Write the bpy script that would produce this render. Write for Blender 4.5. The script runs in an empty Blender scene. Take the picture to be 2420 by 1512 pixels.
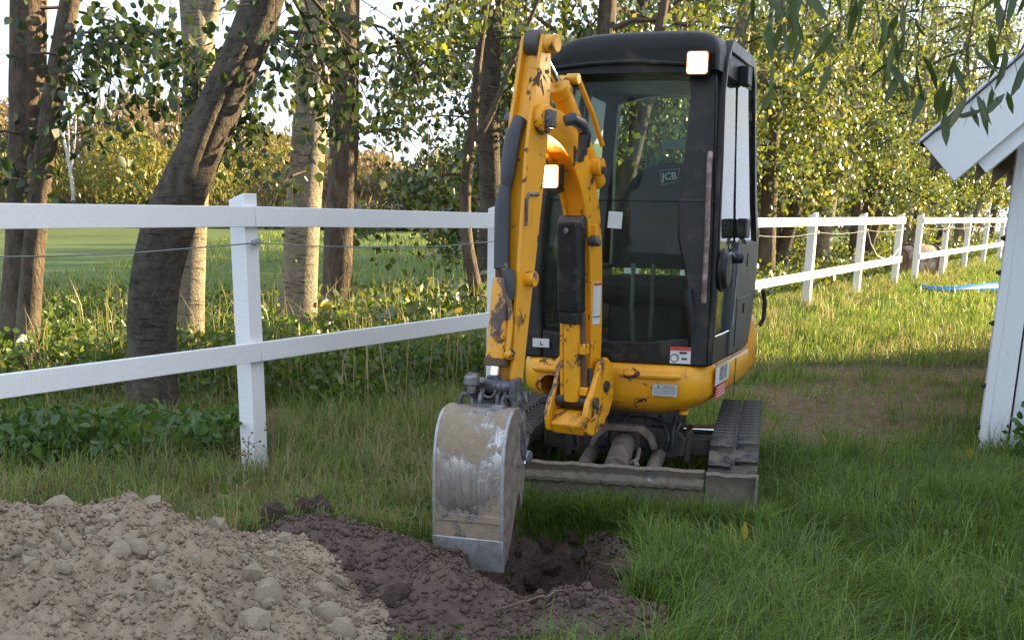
import bpy, bmesh, math, random
import numpy as np
from mathutils import Matrix, Vector
R = math.radians
S = bpy.context.scene
COL = S.collection
random.seed(7)
rng = np.random.default_rng(11)

# ------------------------------------------------------------------ camera
cd = bpy.data.cameras.new('camera')
cd.sensor_width = 36.0
cd.lens = 2750 / 2420 * 36
cd.shift_y = (1333 - 755) / 2420
cd.clip_start = 0.05
cd.clip_end = 2000
cam = bpy.data.objects.new('camera', cd)
COL.objects.link(cam)
cam.matrix_world = Matrix.Translation((0, 0, 1.35)) @ Matrix.Rotation(R(90 - 16.46), 4, 'X') @ Matrix.Rotation(R(1.15), 4, 'Z')
S.camera = cam

# ------------------------------------------------------------------ light
SUN_DIR = Vector((.927 * math.cos(R(14)), .375 * math.cos(R(14)), math.sin(R(14)))).normalized()
W = bpy.data.worlds.new('World')
S.world = W
W.use_nodes = True
wn = W.node_tree.nodes
wl = W.node_tree.links
bg = wn['Background']
sky = wn.new('ShaderNodeTexSky')
sky.sky_type = 'NISHITA'
sky.sun_disc = False
sky.sun_elevation = R(14)
sky.sun_rotation = math.atan2(.927, .375)
sky.air_density = 1.0
sky.dust_density = 1.5
sky.ozone_density = 1.0
# thin broken cloud over the whole sky
tc = wn.new('ShaderNodeTexCoord')
mp = wn.new('ShaderNodeMapping')
mp.inputs['Scale'].default_value = (1.6, 1.6, 5.0)
cn = wn.new('ShaderNodeTexNoise')
cn.inputs['Scale'].default_value = 2.2
cn.inputs['Detail'].default_value = 8
cr = wn.new('ShaderNodeMapRange')
cr.inputs[1].default_value = .40
cr.inputs[2].default_value = .62
cr.inputs[3].default_value = .40
cr.inputs[4].default_value = .95
cmix = wn.new('ShaderNodeMix')
cmix.data_type = 'RGBA'
cmix.inputs['B'].default_value = (6.9, 7.9, 9.7, 1)
wl.new(tc.outputs['Generated'], mp.inputs['Vector'])
wl.new(mp.outputs['Vector'], cn.inputs['Vector'])
wl.new(cn.outputs['Fac'], cr.inputs[0])
wl.new(cr.outputs[0], cmix.inputs['Factor'])
wl.new(sky.outputs['Color'], cmix.inputs['A'])
wl.new(cmix.outputs['Result'], bg.inputs['Color'])
bg.inputs['Strength'].default_value = 0.05
sd = bpy.data.lights.new('sun', 'SUN')
sd.energy = 5.0
sd.angle = R(.6)
sd.color = (1.0, .75, .41)
sun = bpy.data.objects.new('sun', sd)
COL.objects.link(sun)
sun.location = (12, 6, 9)
sun.rotation_euler = SUN_DIR.to_track_quat('Z', 'Y').to_euler()
S.view_settings.view_transform = 'Standard'
S.view_settings.look = 'None'
S.view_settings.gamma = 1
S.view_settings.exposure = 2.3
S.cycles.use_denoising = True
S.cycles.max_bounces = 8
S.cycles.transparent_max_bounces = 16
S.cycles.sample_clamp_indirect = 6

# ------------------------------------------------------------------ helpers
def tag(o, label=None, cat=None, group=None, kind=None):
    if label: o['label'] = label
    if cat: o['category'] = cat
    if group: o['group'] = group
    if kind: o['kind'] = kind
    return o

def empty(name, loc=(0, 0, 0), rz=0):
    o = bpy.data.objects.new(name, None)
    COL.objects.link(o)
    o.location = loc
    o.rotation_euler = (0, 0, rz)
    o.empty_display_size = .1
    return o

def place(name, me, mat=None, parent=None, loc=(0, 0, 0), rz=0, bevel=0, seg=2):
    o = bpy.data.objects.new(name, me)
    COL.objects.link(o)
    if mat is not None and len(me.materials) == 0: me.materials.append(mat)
    if parent is not None: o.parent = parent
    o.location = loc
    o.rotation_euler = (0, 0, rz)
    if bevel:
        m = o.modifiers.new('edge', 'BEVEL')
        m.width = bevel
        m.segments = seg
        m.limit_method = 'ANGLE'
        m.angle_limit = R(35)
    return o

class MB:
    """collects shapes, then becomes one mesh"""
    def __init__(s): s.v = []; s.f = []
    def add(s, vs, fs):
        k = len(s.v)
        s.v += [tuple(p) for p in vs]
        s.f += [tuple(i + k for i in f) for f in fs]
        return s
    def box(s, c, d, rot=None):
        x, y, z = d[0] / 2, d[1] / 2, d[2] / 2
        vs = [Vector(q) for q in ((-x, -y, -z), (x, -y, -z), (x, y, -z), (-x, y, -z), (-x, -y, z), (x, -y, z), (x, y, z), (-x, y, z))]
        if rot is not None: vs = [rot @ q for q in vs]
        return s.add([q + Vector(c) for q in vs], [(0, 3, 2, 1), (4, 5, 6, 7), (0, 1, 5, 4), (1, 2, 6, 5), (2, 3, 7, 6), (3, 0, 4, 7)])
    def bar(s, a, b, w, h, up=(0, 0, 1)):
        a, b = Vector(a), Vector(b)
        d = (b - a)
        L = d.length
        d.normalize()
        u = Vector(up)
        x = d.cross(u)
        if x.length < 1e-4: x = d.cross(Vector((1, 0, 0)))
        x.normalize()
        z = x.cross(d)
        return s.box((a + b) / 2, (w, L, h), Matrix((x, d, z)).transposed())
    def tube(s, pts, rad, n=10, cap=True):
        pts = [Vector(p) for p in pts]
        if not hasattr(rad, '__len__'): rad = [rad] * len(pts)
        t0 = (pts[1] - pts[0]).normalized()
        a = t0.cross(Vector((0, 0, 1)))
        if a.length < .05: a = t0.cross(Vector((0, 1, 0)))
        a.normalize()
        rings = []
        for i, p in enumerate(pts):
            t = (pts[min(i + 1, len(pts) - 1)] - pts[max(i - 1, 0)]).normalized()
            a = (a - t * a.dot(t)).normalized()
            b = t.cross(a)
            rings.append([p + (a * math.cos(q) + b * math.sin(q)) * rad[i] for q in [2 * math.pi * k / n for k in range(n)]])
        return s.loft(rings, cap)
    def cyl(s, a, b, r, r2=None, n=20): return s.tube([a, b], [r, r if r2 is None else r2], n)
    def loft(s, rings, cap=True):
        n = len(rings[0])
        vs = [p for r in rings for p in r]
        fs = []
        for i in range(len(rings) - 1):
            for k in range(n):
                k2 = (k + 1) % n
                fs.append((i * n + k, i * n + k2, (i + 1) * n + k2, (i + 1) * n + k))
        if cap:
            fs.append(tuple(range(n))[::-1])
            fs.append(tuple((len(rings) - 1) * n + k for k in range(n)))
        return s.add(vs, fs)
    def prism(s, poly, fn, t0, t1):
        """poly: 2-D outline, fn(a, b, t) -> xyz, from t0 to t1"""
        return s.loft([[fn(a, b, t) for a, b in poly] for t in (t0, t1)])
    def mesh(s, name, sharp=35):
        me = bpy.data.meshes.new(name)
        me.from_pydata(s.v, [], s.f)
        bm = bmesh.new()
        bm.from_mesh(me)
        bmesh.ops.recalc_face_normals(bm, faces=bm.faces)
        bm.to_mesh(me)
        bm.free()
        me.shade_smooth()
        me.set_sharp_from_angle(angle=R(sharp))
        return me
    def build(s, name, mat, parent=None, loc=(0, 0, 0), rz=0, bevel=0, seg=2, sharp=35):
        return place(name, s.mesh(name, sharp), mat, parent, loc, rz, bevel, seg)

def np_mesh(name, V, quads=None, tris=None, attr=None, smooth=True):
    """big mesh straight from arrays"""
    me = bpy.data.meshes.new(name)
    V = np.asarray(V, np.float32)
    nq = 0 if quads is None else len(quads)
    nt = 0 if tris is None else len(tris)
    me.vertices.add(len(V))
    me.vertices.foreach_set('co', V.ravel())
    me.loops.add(nq * 4 + nt * 3)
    me.polygons.add(nq + nt)
    li = []
    if nq: li.append(np.asarray(quads, np.int32).ravel())
    if nt: li.append(np.asarray(tris, np.int32).ravel())
    me.loops.foreach_set('vertex_index', np.concatenate(li))
    st = np.concatenate([np.arange(nq) * 4, nq * 4 + np.arange(nt) * 3]).astype(np.int32)
    me.polygons.foreach_set('loop_start', st)
    if smooth: me.polygons.foreach_set('use_smooth', np.ones(nq + nt, bool))
    me.update(calc_edges=True)
    for k, a in (attr or {}).items():
        at = me.attributes.new(k, 'FLOAT', 'POINT')
        at.data.foreach_set('value', np.asarray(a, np.float32))
    return me

_perm = np.random.default_rng(3).random((64, 64, 64)).astype(np.float32)
def vnoise(x, y, z=0.0, scale=1.0, octaves=4, gain=.5):
    """value noise, roughly -1..1"""
    x, y, z = np.broadcast_arrays(np.asarray(x, float), np.asarray(y, float), np.asarray(z, float))
    out = np.zeros(x.shape)
    amp, tot, f = 1.0, 0.0, scale
    for o in range(octaves):
        X, Y, Z = x * f + o * 17.3, y * f + o * 5.7, z * f + o * 9.1
        xi, yi, zi = np.floor(X).astype(int), np.floor(Y).astype(int), np.floor(Z).astype(int)
        u, v, w = X - xi, Y - yi, Z - zi
        u, v, w = u * u * (3 - 2 * u), v * v * (3 - 2 * v), w * w * (3 - 2 * w)
        g = lambda a, b, c: _perm[(xi + a) % 64, (yi + b) % 64, (zi + c) % 64]
        r = ((g(0, 0, 0) * (1 - u) + g(1, 0, 0) * u) * (1 - v) + (g(0, 1, 0) * (1 - u) + g(1, 1, 0) * u) * v) * (1 - w) \
            + ((g(0, 0, 1) * (1 - u) + g(1, 0, 1) * u) * (1 - v) + (g(0, 1, 1) * (1 - u) + g(1, 1, 1) * u) * v) * w
        out += amp * (r * 2 - 1)
        tot += amp
        amp *= gain
        f *= 2
    return out / tot

def smooth_line(pts, hw, k=4):
    """Catmull-Rom through the points"""
    P_, H_ = [], []
    n = len(pts)
    for i in range(n - 1):
        p0, p1, p2, p3 = [pts[max(0, min(n - 1, j))] for j in (i - 1, i, i + 1, i + 2)]
        for q in range(k):
            t = q / k
            f = lambda a, b, c, d: .5 * (2 * b + (c - a) * t + (2 * a - 5 * b + 4 * c - d) * t * t + (3 * b - a - 3 * c + d) * t ** 3)
            P_.append((f(p0[0], p1[0], p2[0], p3[0]), f(p0[1], p1[1], p2[1], p3[1])))
            H_.append(hw[i] + (hw[i + 1] - hw[i]) * t)
    P_.append(pts[-1])
    H_.append(hw[-1])
    return P_, H_

def sstep(a, b, x):
    t = np.clip((x - a) / (b - a), 0, 1)
    return t * t * (3 - 2 * t)

def text_mesh(s, size, bold=0.0, mirror=False):
    """flat lettering in the xz plane, centred, facing -y"""
    c = bpy.data.curves.new('lettering', 'FONT')
    c.body = s
    c.size = size
    c.align_x = 'CENTER'
    c.align_y = 'CENTER'
    c.offset = bold
    o = bpy.data.objects.new('lettering', c)
    COL.objects.link(o)
    dg = bpy.context.evaluated_depsgraph_get()
    me = bpy.data.meshes.new_from_object(o.evaluated_get(dg))
    bpy.data.objects.remove(o)
    me.transform(Matrix.Rotation(R(90), 4, 'X'))
    if mirror: me.transform(Matrix.Scale(-1, 4, (1, 0, 0)))
    return me

# ------------------------------------------------------------------ materials
def new_mat(name):
    m = bpy.data.materials.new(name)
    m.use_nodes = True
    m.node_tree.nodes.clear()
    out = m.node_tree.nodes.new('ShaderNodeOutputMaterial')
    return m, m.node_tree, out

class NT:
    def __init__(s, t): s.t = t
    def n(s, typ, **kw):
        nd = s.t.nodes.new('ShaderNode' + typ)
        for k, v in kw.items():
            if k in nd.inputs.keys(): 
                s.set(nd.inputs[k], v)
            elif k.startswith('i') and k[1:].isdigit(): s.set(nd.inputs[int(k[1:])], v)
            else: setattr(nd, k, v)
        return nd
    def set(s, inp, v):
        if isinstance(v, bpy.types.NodeSocket): s.t.links.new(v, inp)
        elif isinstance(v, (tuple, list)) and inp.type == 'RGBA' and len(v) == 3: inp.default_value = (*v, 1)
        else: inp.default_value = v
    def noise(s, scale, detail=4, rough=.55, vec=None, dist=0):
        nd = s.n('TexNoise')
        nd.inputs['Scale'].default_value = scale
        nd.inputs['Detail'].default_value = detail
        nd.inputs['Roughness'].default_value = rough
        nd.inputs['Distortion'].default_value = dist
        if vec is not None: s.t.links.new(vec, nd.inputs['Vector'])
        return nd.outputs['Fac']
    def rng(s, val, a, b, c=0.0, d=1.0):
        nd = s.n('MapRange')
        s.set(nd.inputs[0], val)
        for i, q in enumerate((a, b, c, d)): nd.inputs[i + 1].default_value = q
        return nd.outputs[0]
    def mix(s, fac, a, b):
        nd = s.n('Mix', data_type='RGBA')
        s.set(nd.inputs['Factor'], fac)
        s.set(nd.inputs['A'], a)
        s.set(nd.inputs['B'], b)
        return nd.outputs['Result']
    def math(s, op, a, b=0.0):
        nd = s.n('Math', operation=op)
        s.set(nd.inputs[0], a)
        s.set(nd.inputs[1], b)
        return nd.outputs[0]
    def coord(s, which='Object', scale=None):
        o = s.n('TexCoord').outputs[which]
        if scale:
            mpn = s.n('Mapping')
            s.t.links.new(o, mpn.inputs['Vector'])
            mpn.inputs['Scale'].default_value = scale
            o = mpn.outputs['Vector']
        return o
    def bump(s, h, strength=.3, dist=.01):
        nd = s.n('Bump')
        s.set(nd.inputs['Height'], h)
        nd.inputs['Strength'].default_value = strength
        nd.inputs['Distance'].default_value = dist
        return nd.outputs['Normal']
    def attr(s, name): return s.n('Attribute', attribute_name=name).outputs['Fac']
    def bsdf(s, color, rough=.5, metal=0.0, normal=None, spec=.5):
        nd = s.n('BsdfPrincipled')
        s.set(nd.inputs['Base Color'], color)
        s.set(nd.inputs['Roughness'], rough)
        s.set(nd.inputs['Metallic'], metal)
        s.set(nd.inputs['Specular IOR Level'], spec)
        if normal is not None: s.set(nd.inputs['Normal'], normal)
        return nd.outputs[0]

def simple(name, col, rough=.5, metal=0.0, vary=.25, scale=14, bump=.0, dirt=None, dirt_amt=.5, dscale=5, spec=.5):
    m, t, out = new_mat(name)
    k = NT(t)
    co = k.coord()
    f = k.noise(scale, 6, .6, co)
    c = k.mix(k.rng(f, .3, .7), tuple(q * (1 - vary) for q in col), tuple(min(1, q * (1 + vary)) for q in col))
    rr = k.rng(f, .2, .8, max(.03, rough - .08), min(1, rough + .1))
    if dirt:
        d = k.noise(dscale, 8, .65, co)
        dm = k.rng(d, .62 - dirt_amt * .25, .72 - dirt_amt * .15)
        c = k.mix(dm, c, dirt)
        rr = k.math('MAXIMUM', rr, k.rng(dm, 0, 1, 0, .9))
    nr = k.bump(k.noise(scale * 4, 6, .6, co), bump, .005) if bump else None
    t.links.new(k.bsdf(c, rr, metal, nr, spec), out.inputs[0])
    return m

def paint_yellow(name, chip=.5):
    m, t, out = new_mat(name)
    k = NT(t)
    co = k.coord()
    n1 = k.noise(3.5, 6, .6, co)
    base = k.mix(k.rng(n1, .3, .7), (.72, .30, .008), (.82, .38, .012))
    grime = k.rng(k.noise(1.7, 9, .7, co), .48, .78)
    base = k.mix(k.math('MULTIPLY', grime, .45), base, (.25, .13, .03))
    streak = k.noise(7, 6, .65, k.coord('Object', (5, 5, .9)))
    chips = k.rng(k.noise(11, 10, .68, co, .6), .70 - chip * .16, .715 - chip * .16)
    patch = k.rng(k.noise(2.3, 3, .5, co), .50 - chip * .12, .60 - chip * .12)
    cm = k.math('MULTIPLY', chips, patch)
    worn = k.rng(streak, .60, .78, 0, .55)
    base = k.mix(k.math('MULTIPLY', worn, chip), base, (.30, .16, .05))
    if chip > .8:
        big_ = k.rng(k.noise(3.2, 9, .7, k.coord('Object', (2.2, 2.2, 1)), .5), .54, .57)
        base = k.mix(big_, base, (.095, .06, .05))
    col = k.mix(cm, base, k.mix(k.noise(40, 4, .6, co), (.035, .02, .018), (.12, .055, .03)))
    rough = k.rng(cm, 0, 1, .36, .85)
    nr = k.bump(k.math('SUBTRACT', k.math('MULTIPLY', k.noise(60, 4, .6, co), .15), cm), .35, .003)
    t.links.new(k.bsdf(col, rough, 0, nr), out.inputs[0])
    return m

def steel_mud(name, mud=.5, bright=.55, ma=(.17, .125, .08), mb_=(.40, .32, .22), met=1.0, band=False):
    """worn digging steel with dried clay"""
    m, t, out = new_mat(name)
    k = NT(t)
    co = k.coord()
    sc = k.noise(22, 6, .7, k.coord('Object', (6, 1, .5)))
    st = k.mix(k.rng(sc, .3, .75), (.22, .20, .19), (bright, bright * .97, bright * .95))
    rust = k.rng(k.noise(6, 8, .7, co), .5, .62)
    st = k.mix(k.math('MULTIPLY', rust, .75), st, (.15, .09, .06))
    mn = k.noise(4.2, 10, .68, co, .4)
    if band:
        z_ = k.n('SeparateXYZ', Vector=co).outputs[2]
        b1 = k.math('MULTIPLY', k.rng(z_, .40, .58), .16)
        b2 = k.math('MULTIPLY', k.math('MULTIPLY', k.rng(z_, .02, .10), k.rng(z_, .24, .14)), .17)
        mn = k.math('SUBTRACT', k.math('ADD', mn, k.math('ADD', b1, b2)), .05)
        st = k.mix(k.math('MULTIPLY', k.rng(z_, .30, .20), .6), st, (.085, .075, .075))  # steel darker low down, so the sky sheen above sits in the colour
    mn = k.math('ADD', mn, k.math('MULTIPLY', k.math('SUBTRACT', k.noise(19, 8, .7, k.coord('Object', (1.5, 1.5, .6))), .5), .28))
    md = k.rng(mn, .60 - mud * .22, .68 - mud * .22)
    col = k.mix(md, st, k.mix(k.noise(30, 6, .7, co), ma, mb_))
    mt = k.math('MULTIPLY', k.math('SUBTRACT', 1.0, md), k.math('SUBTRACT', 1.0, k.math('MULTIPLY', rust, .8)))
    nr = k.bump(k.math('ADD', k.math('MULTIPLY', md, k.noise(55, 8, .7, co)), k.math('MULTIPLY', sc, .08)), .6, .012)
    t.links.new(k.bsdf(col, k.rng(md, 0, 1, .27, .95), k.math('MULTIPLY', mt, met), nr), out.inputs[0])
    return m

def glass_mat(name, tint=(.80, .87, .84), ior=1.22, dust=.018):
    m, t, out = new_mat(name)
    k = NT(t)
    tr = k.n('BsdfTransparent', Color=tint)
    gl = k.n('BsdfGlossy', Color=(1, 1, 1), Roughness=.02)
    fr = k.n('Fresnel', IOR=ior)
    mx = k.n('MixShader')
    t.links.new(fr.outputs[0], mx.inputs[0])
    t.links.new(tr.outputs[0], mx.inputs[1])
    t.links.new(gl.outputs[0], mx.inputs[2])
    df = k.n('BsdfDiffuse', Color=(.45, .43, .38))
    m2 = k.n('MixShader')
    k.set(m2.inputs[0], k.rng(k.noise(5, 8, .7, k.coord()), .3, .8, dust * .4, dust * 1.8))
    t.links.new(mx.outputs[0], m2.inputs[1])
    t.links.new(df.outputs[0], m2.inputs[2])
    t.links.new(m2.outputs[0], out.inputs[0])
    return m

def leaf_mat(name, a, b, c, trans=.5, gloss=.04):
    """a..b by island, some of c; light passes through"""
    m, t, out = new_mat(name)
    k = NT(t)
    isl = k.n('NewGeometry').outputs['Random Per Island']
    big = k.noise(.9, 3, .5, k.coord())
    orn = k.n('ObjectInfo').outputs['Random']
    col = k.mix(k.rng(isl, 0, 1), a, b)
    col = k.mix(k.rng(orn, 0, 1, 0, .30), col, a)
    col = k.mix(k.rng(k.noise(1.6, 3, .5, k.coord()), .35, .60, .50, 0), col, tuple(q_ * .5 for q_ in a))
    col = k.mix(k.rng(k.math('ADD', k.math('MULTIPLY', isl, .8), k.math('MULTIPLY', big, .55)), .95, 1.2), col, c)
    df = k.n('BsdfDiffuse', Color=col)
    tl = k.n('BsdfTranslucent', Color=k.mix(.35, col, k.n('Gamma', Color=col, Gamma=.75).outputs[0]))
    mx = k.n('MixShader')
    mx.inputs[0].default_value = trans
    t.links.new(df.outputs[0], mx.inputs[1])
    t.links.new(tl.outputs[0], mx.inputs[2])
    gl = k.n('BsdfGlossy', Color=(.9, .95, 1), Roughness=.38)
    m2 = k.n('MixShader')
    m2.inputs[0].default_value = gloss
    t.links.new(mx.outputs[0], m2.inputs[1])
    t.links.new(gl.outputs[0], m2.inputs[2])
    t.links.new(m2.outputs[0], out.inputs[0])
    return m

def grass_mat(name, ca=(.042, .098, .012), cb=(.215, .305, .040)):
    """tint attribute: 0 fresh green .. 1 dry straw"""
    m, t, out = new_mat(name)
    k = NT(t)
    isl = k.n('NewGeometry').outputs['Random Per Island']
    dry = k.attr('tint')
    col = k.mix(isl, ca, cb)
    col = k.mix(k.rng(k.noise(2.4, 4, .6, k.coord()), .36, .58, .40, 0), col, tuple(q_ * .8 for q_ in ca))
    col = k.mix(k.rng(dry, .35, .75), col, k.mix(isl, (.24, .20, .065), (.40, .32, .14)))
    df = k.n('BsdfDiffuse', Color=col)
    tl = k.n('BsdfTranslucent', Color=k.n('Gamma', Color=col, Gamma=.8).outputs[0])
    mx = k.n('MixShader')
    mx.inputs[0].default_value = .42
    t.links.new(df.outputs[0], mx.inputs[1])
    t.links.new(tl.outputs[0], mx.inputs[2])
    gl = k.n('BsdfGlossy', Color=(.9, 1, .95), Roughness=.42)
    m2 = k.n('MixShader')
    m2.inputs[0].default_value = .03
    t.links.new(mx.outputs[0], m2.inputs[1])
    t.links.new(gl.outputs[0], m2.inputs[2])
    t.links.new(m2.outputs[0], out.inputs[0])
    return m

def bark_mat(name, a, b, light=(.3, .27, .2), bands=0.0, depth=.02, vs=.35):
    m, t, out = new_mat(name)
    k = NT(t)
    co = k.coord('Object', (1, 1, vs))
    n1 = k.noise(16, 9, .7, co, .5)
    col = k.mix(k.rng(n1, .3, .72), a, b)
    if bands:
        hb = k.noise(6, 6, .6, k.coord('Object', (1.2, 1.2, 9)), .4)
        col = k.mix(k.rng(hb, .54, .64, 0, bands), col, tuple(q * .35 for q in a))
    col = k.mix(k.rng(k.noise(3, 6, .6, k.coord()), .5, .75, 0, .65), col, light)
    nr = k.bump(k.math('ADD', n1, k.noise(50, 6, .6, co)), .8, depth)
    t.links.new(k.bsdf(col, .85, 0, nr, .25), out.inputs[0])
    return m

def soil_mat(name, a, b, c, bscale=60):
    m, t, out = new_mat(name)
    k = NT(t)
    co = k.coord()
    n1 = k.noise(9, 10, .72, co)
    col = k.mix(k.rng(n1, .3, .72), a, b)
    col = k.mix(k.rng(k.noise(2.2, 4, .6, co), .48, .68), col, c)
    h = k.math('ADD', k.noise(bscale, 8, .7, co), k.math('MULTIPLY', n1, 1.2))
    t.links.new(k.bsdf(col, .95, 0, k.bump(h, .9, .018), .2), out.inputs[0])
    return m

def emit_mat(name, col, st):
    m, t, out = new_mat(name)
    k = NT(t)
    e = k.n('Emission', Color=(*col, 1), Strength=st)
    t.links.new(e.outputs[0], out.inputs[0])
    return m

M = {}
M['yellow'] = paint_yellow('yellow_paint', .72)
M['yellow_worn'] = paint_yellow('worn_yellow_paint', 1.0)
M['black'] = simple('black_plastic', (.014, .014, .014), .45, vary=.3, dirt=(.07, .06, .045), dirt_amt=.25, spec=.3)
M['blackpaint'] = simple('black_cab_paint', (.011, .011, .012), .34, vary=.3, dirt=(.06, .047, .038), dirt_amt=.35, dscale=9, spec=.35)
M['graypanel'] = simple('charcoal_panel', (.045, .046, .05), .45, vary=.2)
M['dark'] = simple('dark_greasy_steel', (.022, .021, .022), .5, vary=.4, dirt=(.09, .075, .06), dirt_amt=.7)
M['rubber'] = simple('track_rubber', (.028, .028, .030), .72, vary=.35, bump=.3, dirt=(.13, .115, .09), dirt_amt=.85, dscale=14)
M['steel'] = simple('grey_steel', (.22, .22, .23), .38, .8, vary=.4, dirt=(.16, .13, .10), dirt_amt=.5, dscale=12)
M['hitch'] = simple('scuffed_dark_steel', (.085, .085, .095), .42, .5, vary=.45, bump=.3, dirt=(.30, .28, .25), dirt_amt=.45, dscale=16)
M['chrome'] = simple('chrome', (.75, .77, .82), .10, 1.0, vary=.05)
M['bucket'] = steel_mud('muddy_bucket_steel', .42, .62, met=.8, band=True)
M['lip'] = simple('scratched_steel', (.36, .355, .35), .42, .55, vary=.25, scale=30, bump=.2, dirt=(.22, .19, .16), dirt_amt=.2)
M['blade'] = steel_mud('muddy_blade_steel', 1.25, .25, (.085, .065, .05), (.24, .20, .155))
M['rust'] = simple('rusty_steel', (.13, .075, .05), .8, .2, vary=.45, bump=.4)
M['mudsteel'] = simple('mud_caked_steel', (.17, .135, .11), .9, vary=.45, bump=.6, scale=20)
M['glass'] = glass_mat('cab_glass')
M['seat'] = simple('black_seat_fabric', (.014, .013, .014), .75, vary=.3)
M['white_print'] = simple('white_print', (.62, .62, .62), .5, vary=.12)
M['gray_print'] = simple('grey_print', (.22, .22, .23), .5, vary=.1)
M['red_print'] = simple('red_print', (.50, .05, .04), .5, vary=.15)
M['black_print'] = simple('black_print', (.02, .02, .02), .5, vary=.1)
M['label_silver'] = simple('silver_label', (.42, .43, .44), .4, .3, vary=.2, scale=40)
M['decal_film'] = simple('glass_decal', (.30, .42, .38), .4, vary=.1)
M['lamp_lit'] = emit_mat('lit_lamp_lens', (1.0, .78, .48), 26)
M['lamp_edge_glow'] = emit_mat('amber_edge_glow', (1.0, .42, .12), .5)  # dim emission for the amber edge of the lamp glow
M['lamp_off'] = simple('clear_lamp_lens', (.45, .45, .42), .15, vary=.2)
M['hose'] = simple('black_hydraulic_hose', (.035, .037, .042), .48, vary=.3)
M['leather'] = simple('worn_handrail', (.16, .10, .09), .45, vary=.4, dirt=(.35, .30, .27), dirt_amt=.5, dscale=20)
# ================================================================== ground
FP = np.array([-1.43, 6.31])            # first fence post
FU = np.array([.488, .873])             # along the fence
FN = np.array([.873, -.488])            # out of the fence, towards the paddock
def gauss(x, y, cx, cy, sx, sy, rot=0.0):
    c, s = math.cos(rot), math.sin(rot)
    dx, dy = x - cx, y - cy
    return np.exp(-((dx * c + dy * s) / sx) ** 2 - ((-dx * s + dy * c) / sy) ** 2)
def hole_mask(x, y):
    w = vnoise(x, y, 0, 5, 3) * .12
    d = np.sqrt(((x - .13) / .33) ** 2 + ((y - 4.62) / .62) ** 2) + w
    return 1 - sstep(.72, 1.02, d)
def soil_mask(x, y):
    """bare dug earth: 1 inside the works"""
    w = vnoise(x, y, 3, 3.5, 4) * .30
    a = gauss(x, y, .13, 4.6, .46, .78)
    b = gauss(x, y, -.70, 4.42, .62, .42, -.25)
    c = gauss(x, y, -.2, 4.0, .55, .45)
    d = gauss(x, y, .28, 3.85, .30, .34)
    return sstep(.36, .52, np.maximum.reduce([a, b, c, d]) + w * .5)
def bare_mask(x, y):
    """trampled patches by the shed"""
    d = np.maximum.reduce([gauss(x, y, 2.9, 9.6, 1.5, 1.3, .35), 1.05 * gauss(x, y, 2.1, 8.0, .9, .9), gauss(x, y, 4.2, 11.0, 2.0, .7), 1.0 * gauss(x, y, 2.3, 7.2, .8, .5), 1.0 * gauss(x, y, -1.4, 7.9, 1.0, .8), .75 * gauss(x, y, -2.2, 5.6, .7, .4)])
    return sstep(.34, .66, d + vnoise(x, y, 8, 1.6, 4) * .42)
def ground_h(x, y, fine=True):
    x, y = np.asarray(x, float), np.asarray(y, float)
    side = (x - FP[0]) * FN[0] + (y - FP[1]) * FN[1]
    rise = .25 * sstep(9.5, 16, y) + .014 * np.clip(y - 16, 0, 40)
    lm = sstep(-6, -1.0, side)
    h = rise * lm + .90 * sstep(13, 52, y) * (1 - lm) + .02 * vnoise(x, y, 1, .5, 3)
    h = h + .05 * gauss(x, y, 3.0, 8.5, .5, .35) + .07 * gauss(x, y, 2.55, 9.3, .45, .3)
    near = sstep(2.0, 3.0, y) * (1 - sstep(6.2, 7.5, y))
    h = h + .13 * gauss(x, y, -.70, 4.62, .36, .27, -.2)
    h = h + .05 * gauss(x, y, -1.0, 4.80, .26, .16)
    h = h + .20 * gauss(x, y, -.25, 3.98, .20, .19)
    h = h + .10 * gauss(x, y, .28, 3.86, .22, .22)
    h = h - .10 * gauss(x, y, -.55, 4.12, .22, .20)
    h = h - .42 * hole_mask(x, y)
    if fine:
        sm = soil_mask(x, y) * near
        h = h + sm * (.045 * vnoise(x, y, 2, 5, 5, .6) + .02 * np.abs(vnoise(x, y, 5, 22, 3)))
        h = h + (1 - sm) * .018 * vnoise(x, y, 4, 3.0, 3)
    return h

def axis_pts(lo, hi, d0, d1, step, grow=1.16):
    a = list(np.arange(d0, d1, step))
    s, p = step, d0
    left = []
    while p > lo:
        s *= grow
        p -= s
        left.append(p)
    s, p = step, a[-1]
    right = []
    while p < hi:
        s *= grow
        p += s
        right.append(p)
    return np.array(left[::-1] + a + right)
gx = axis_pts(-900, 900, -2.2, 2.2, .022, 1.13)
gy = axis_pts(-60, 1500, 3.2, 6.2, .022, 1.10)
X, Y = np.meshgrid(gx, gy)
Z = ground_h(X, Y)
nx, ny = len(gx), len(gy)
idx = np.arange(nx * ny).reshape(ny, nx)
quads = np.stack([idx[:-1, :-1], idx[:-1, 1:], idx[1:, 1:], idx[1:, :-1]], -1).reshape(-1, 4)
gme = np_mesh('ground', np.stack([X, Y, Z], -1).reshape(-1, 3), quads, attr={'soil': soil_mask(X, Y).ravel() * (Y.ravel() < 7), 'bare': bare_mask(X, Y).ravel(), 'far': sstep(13, 24, Y).ravel()})
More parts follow.
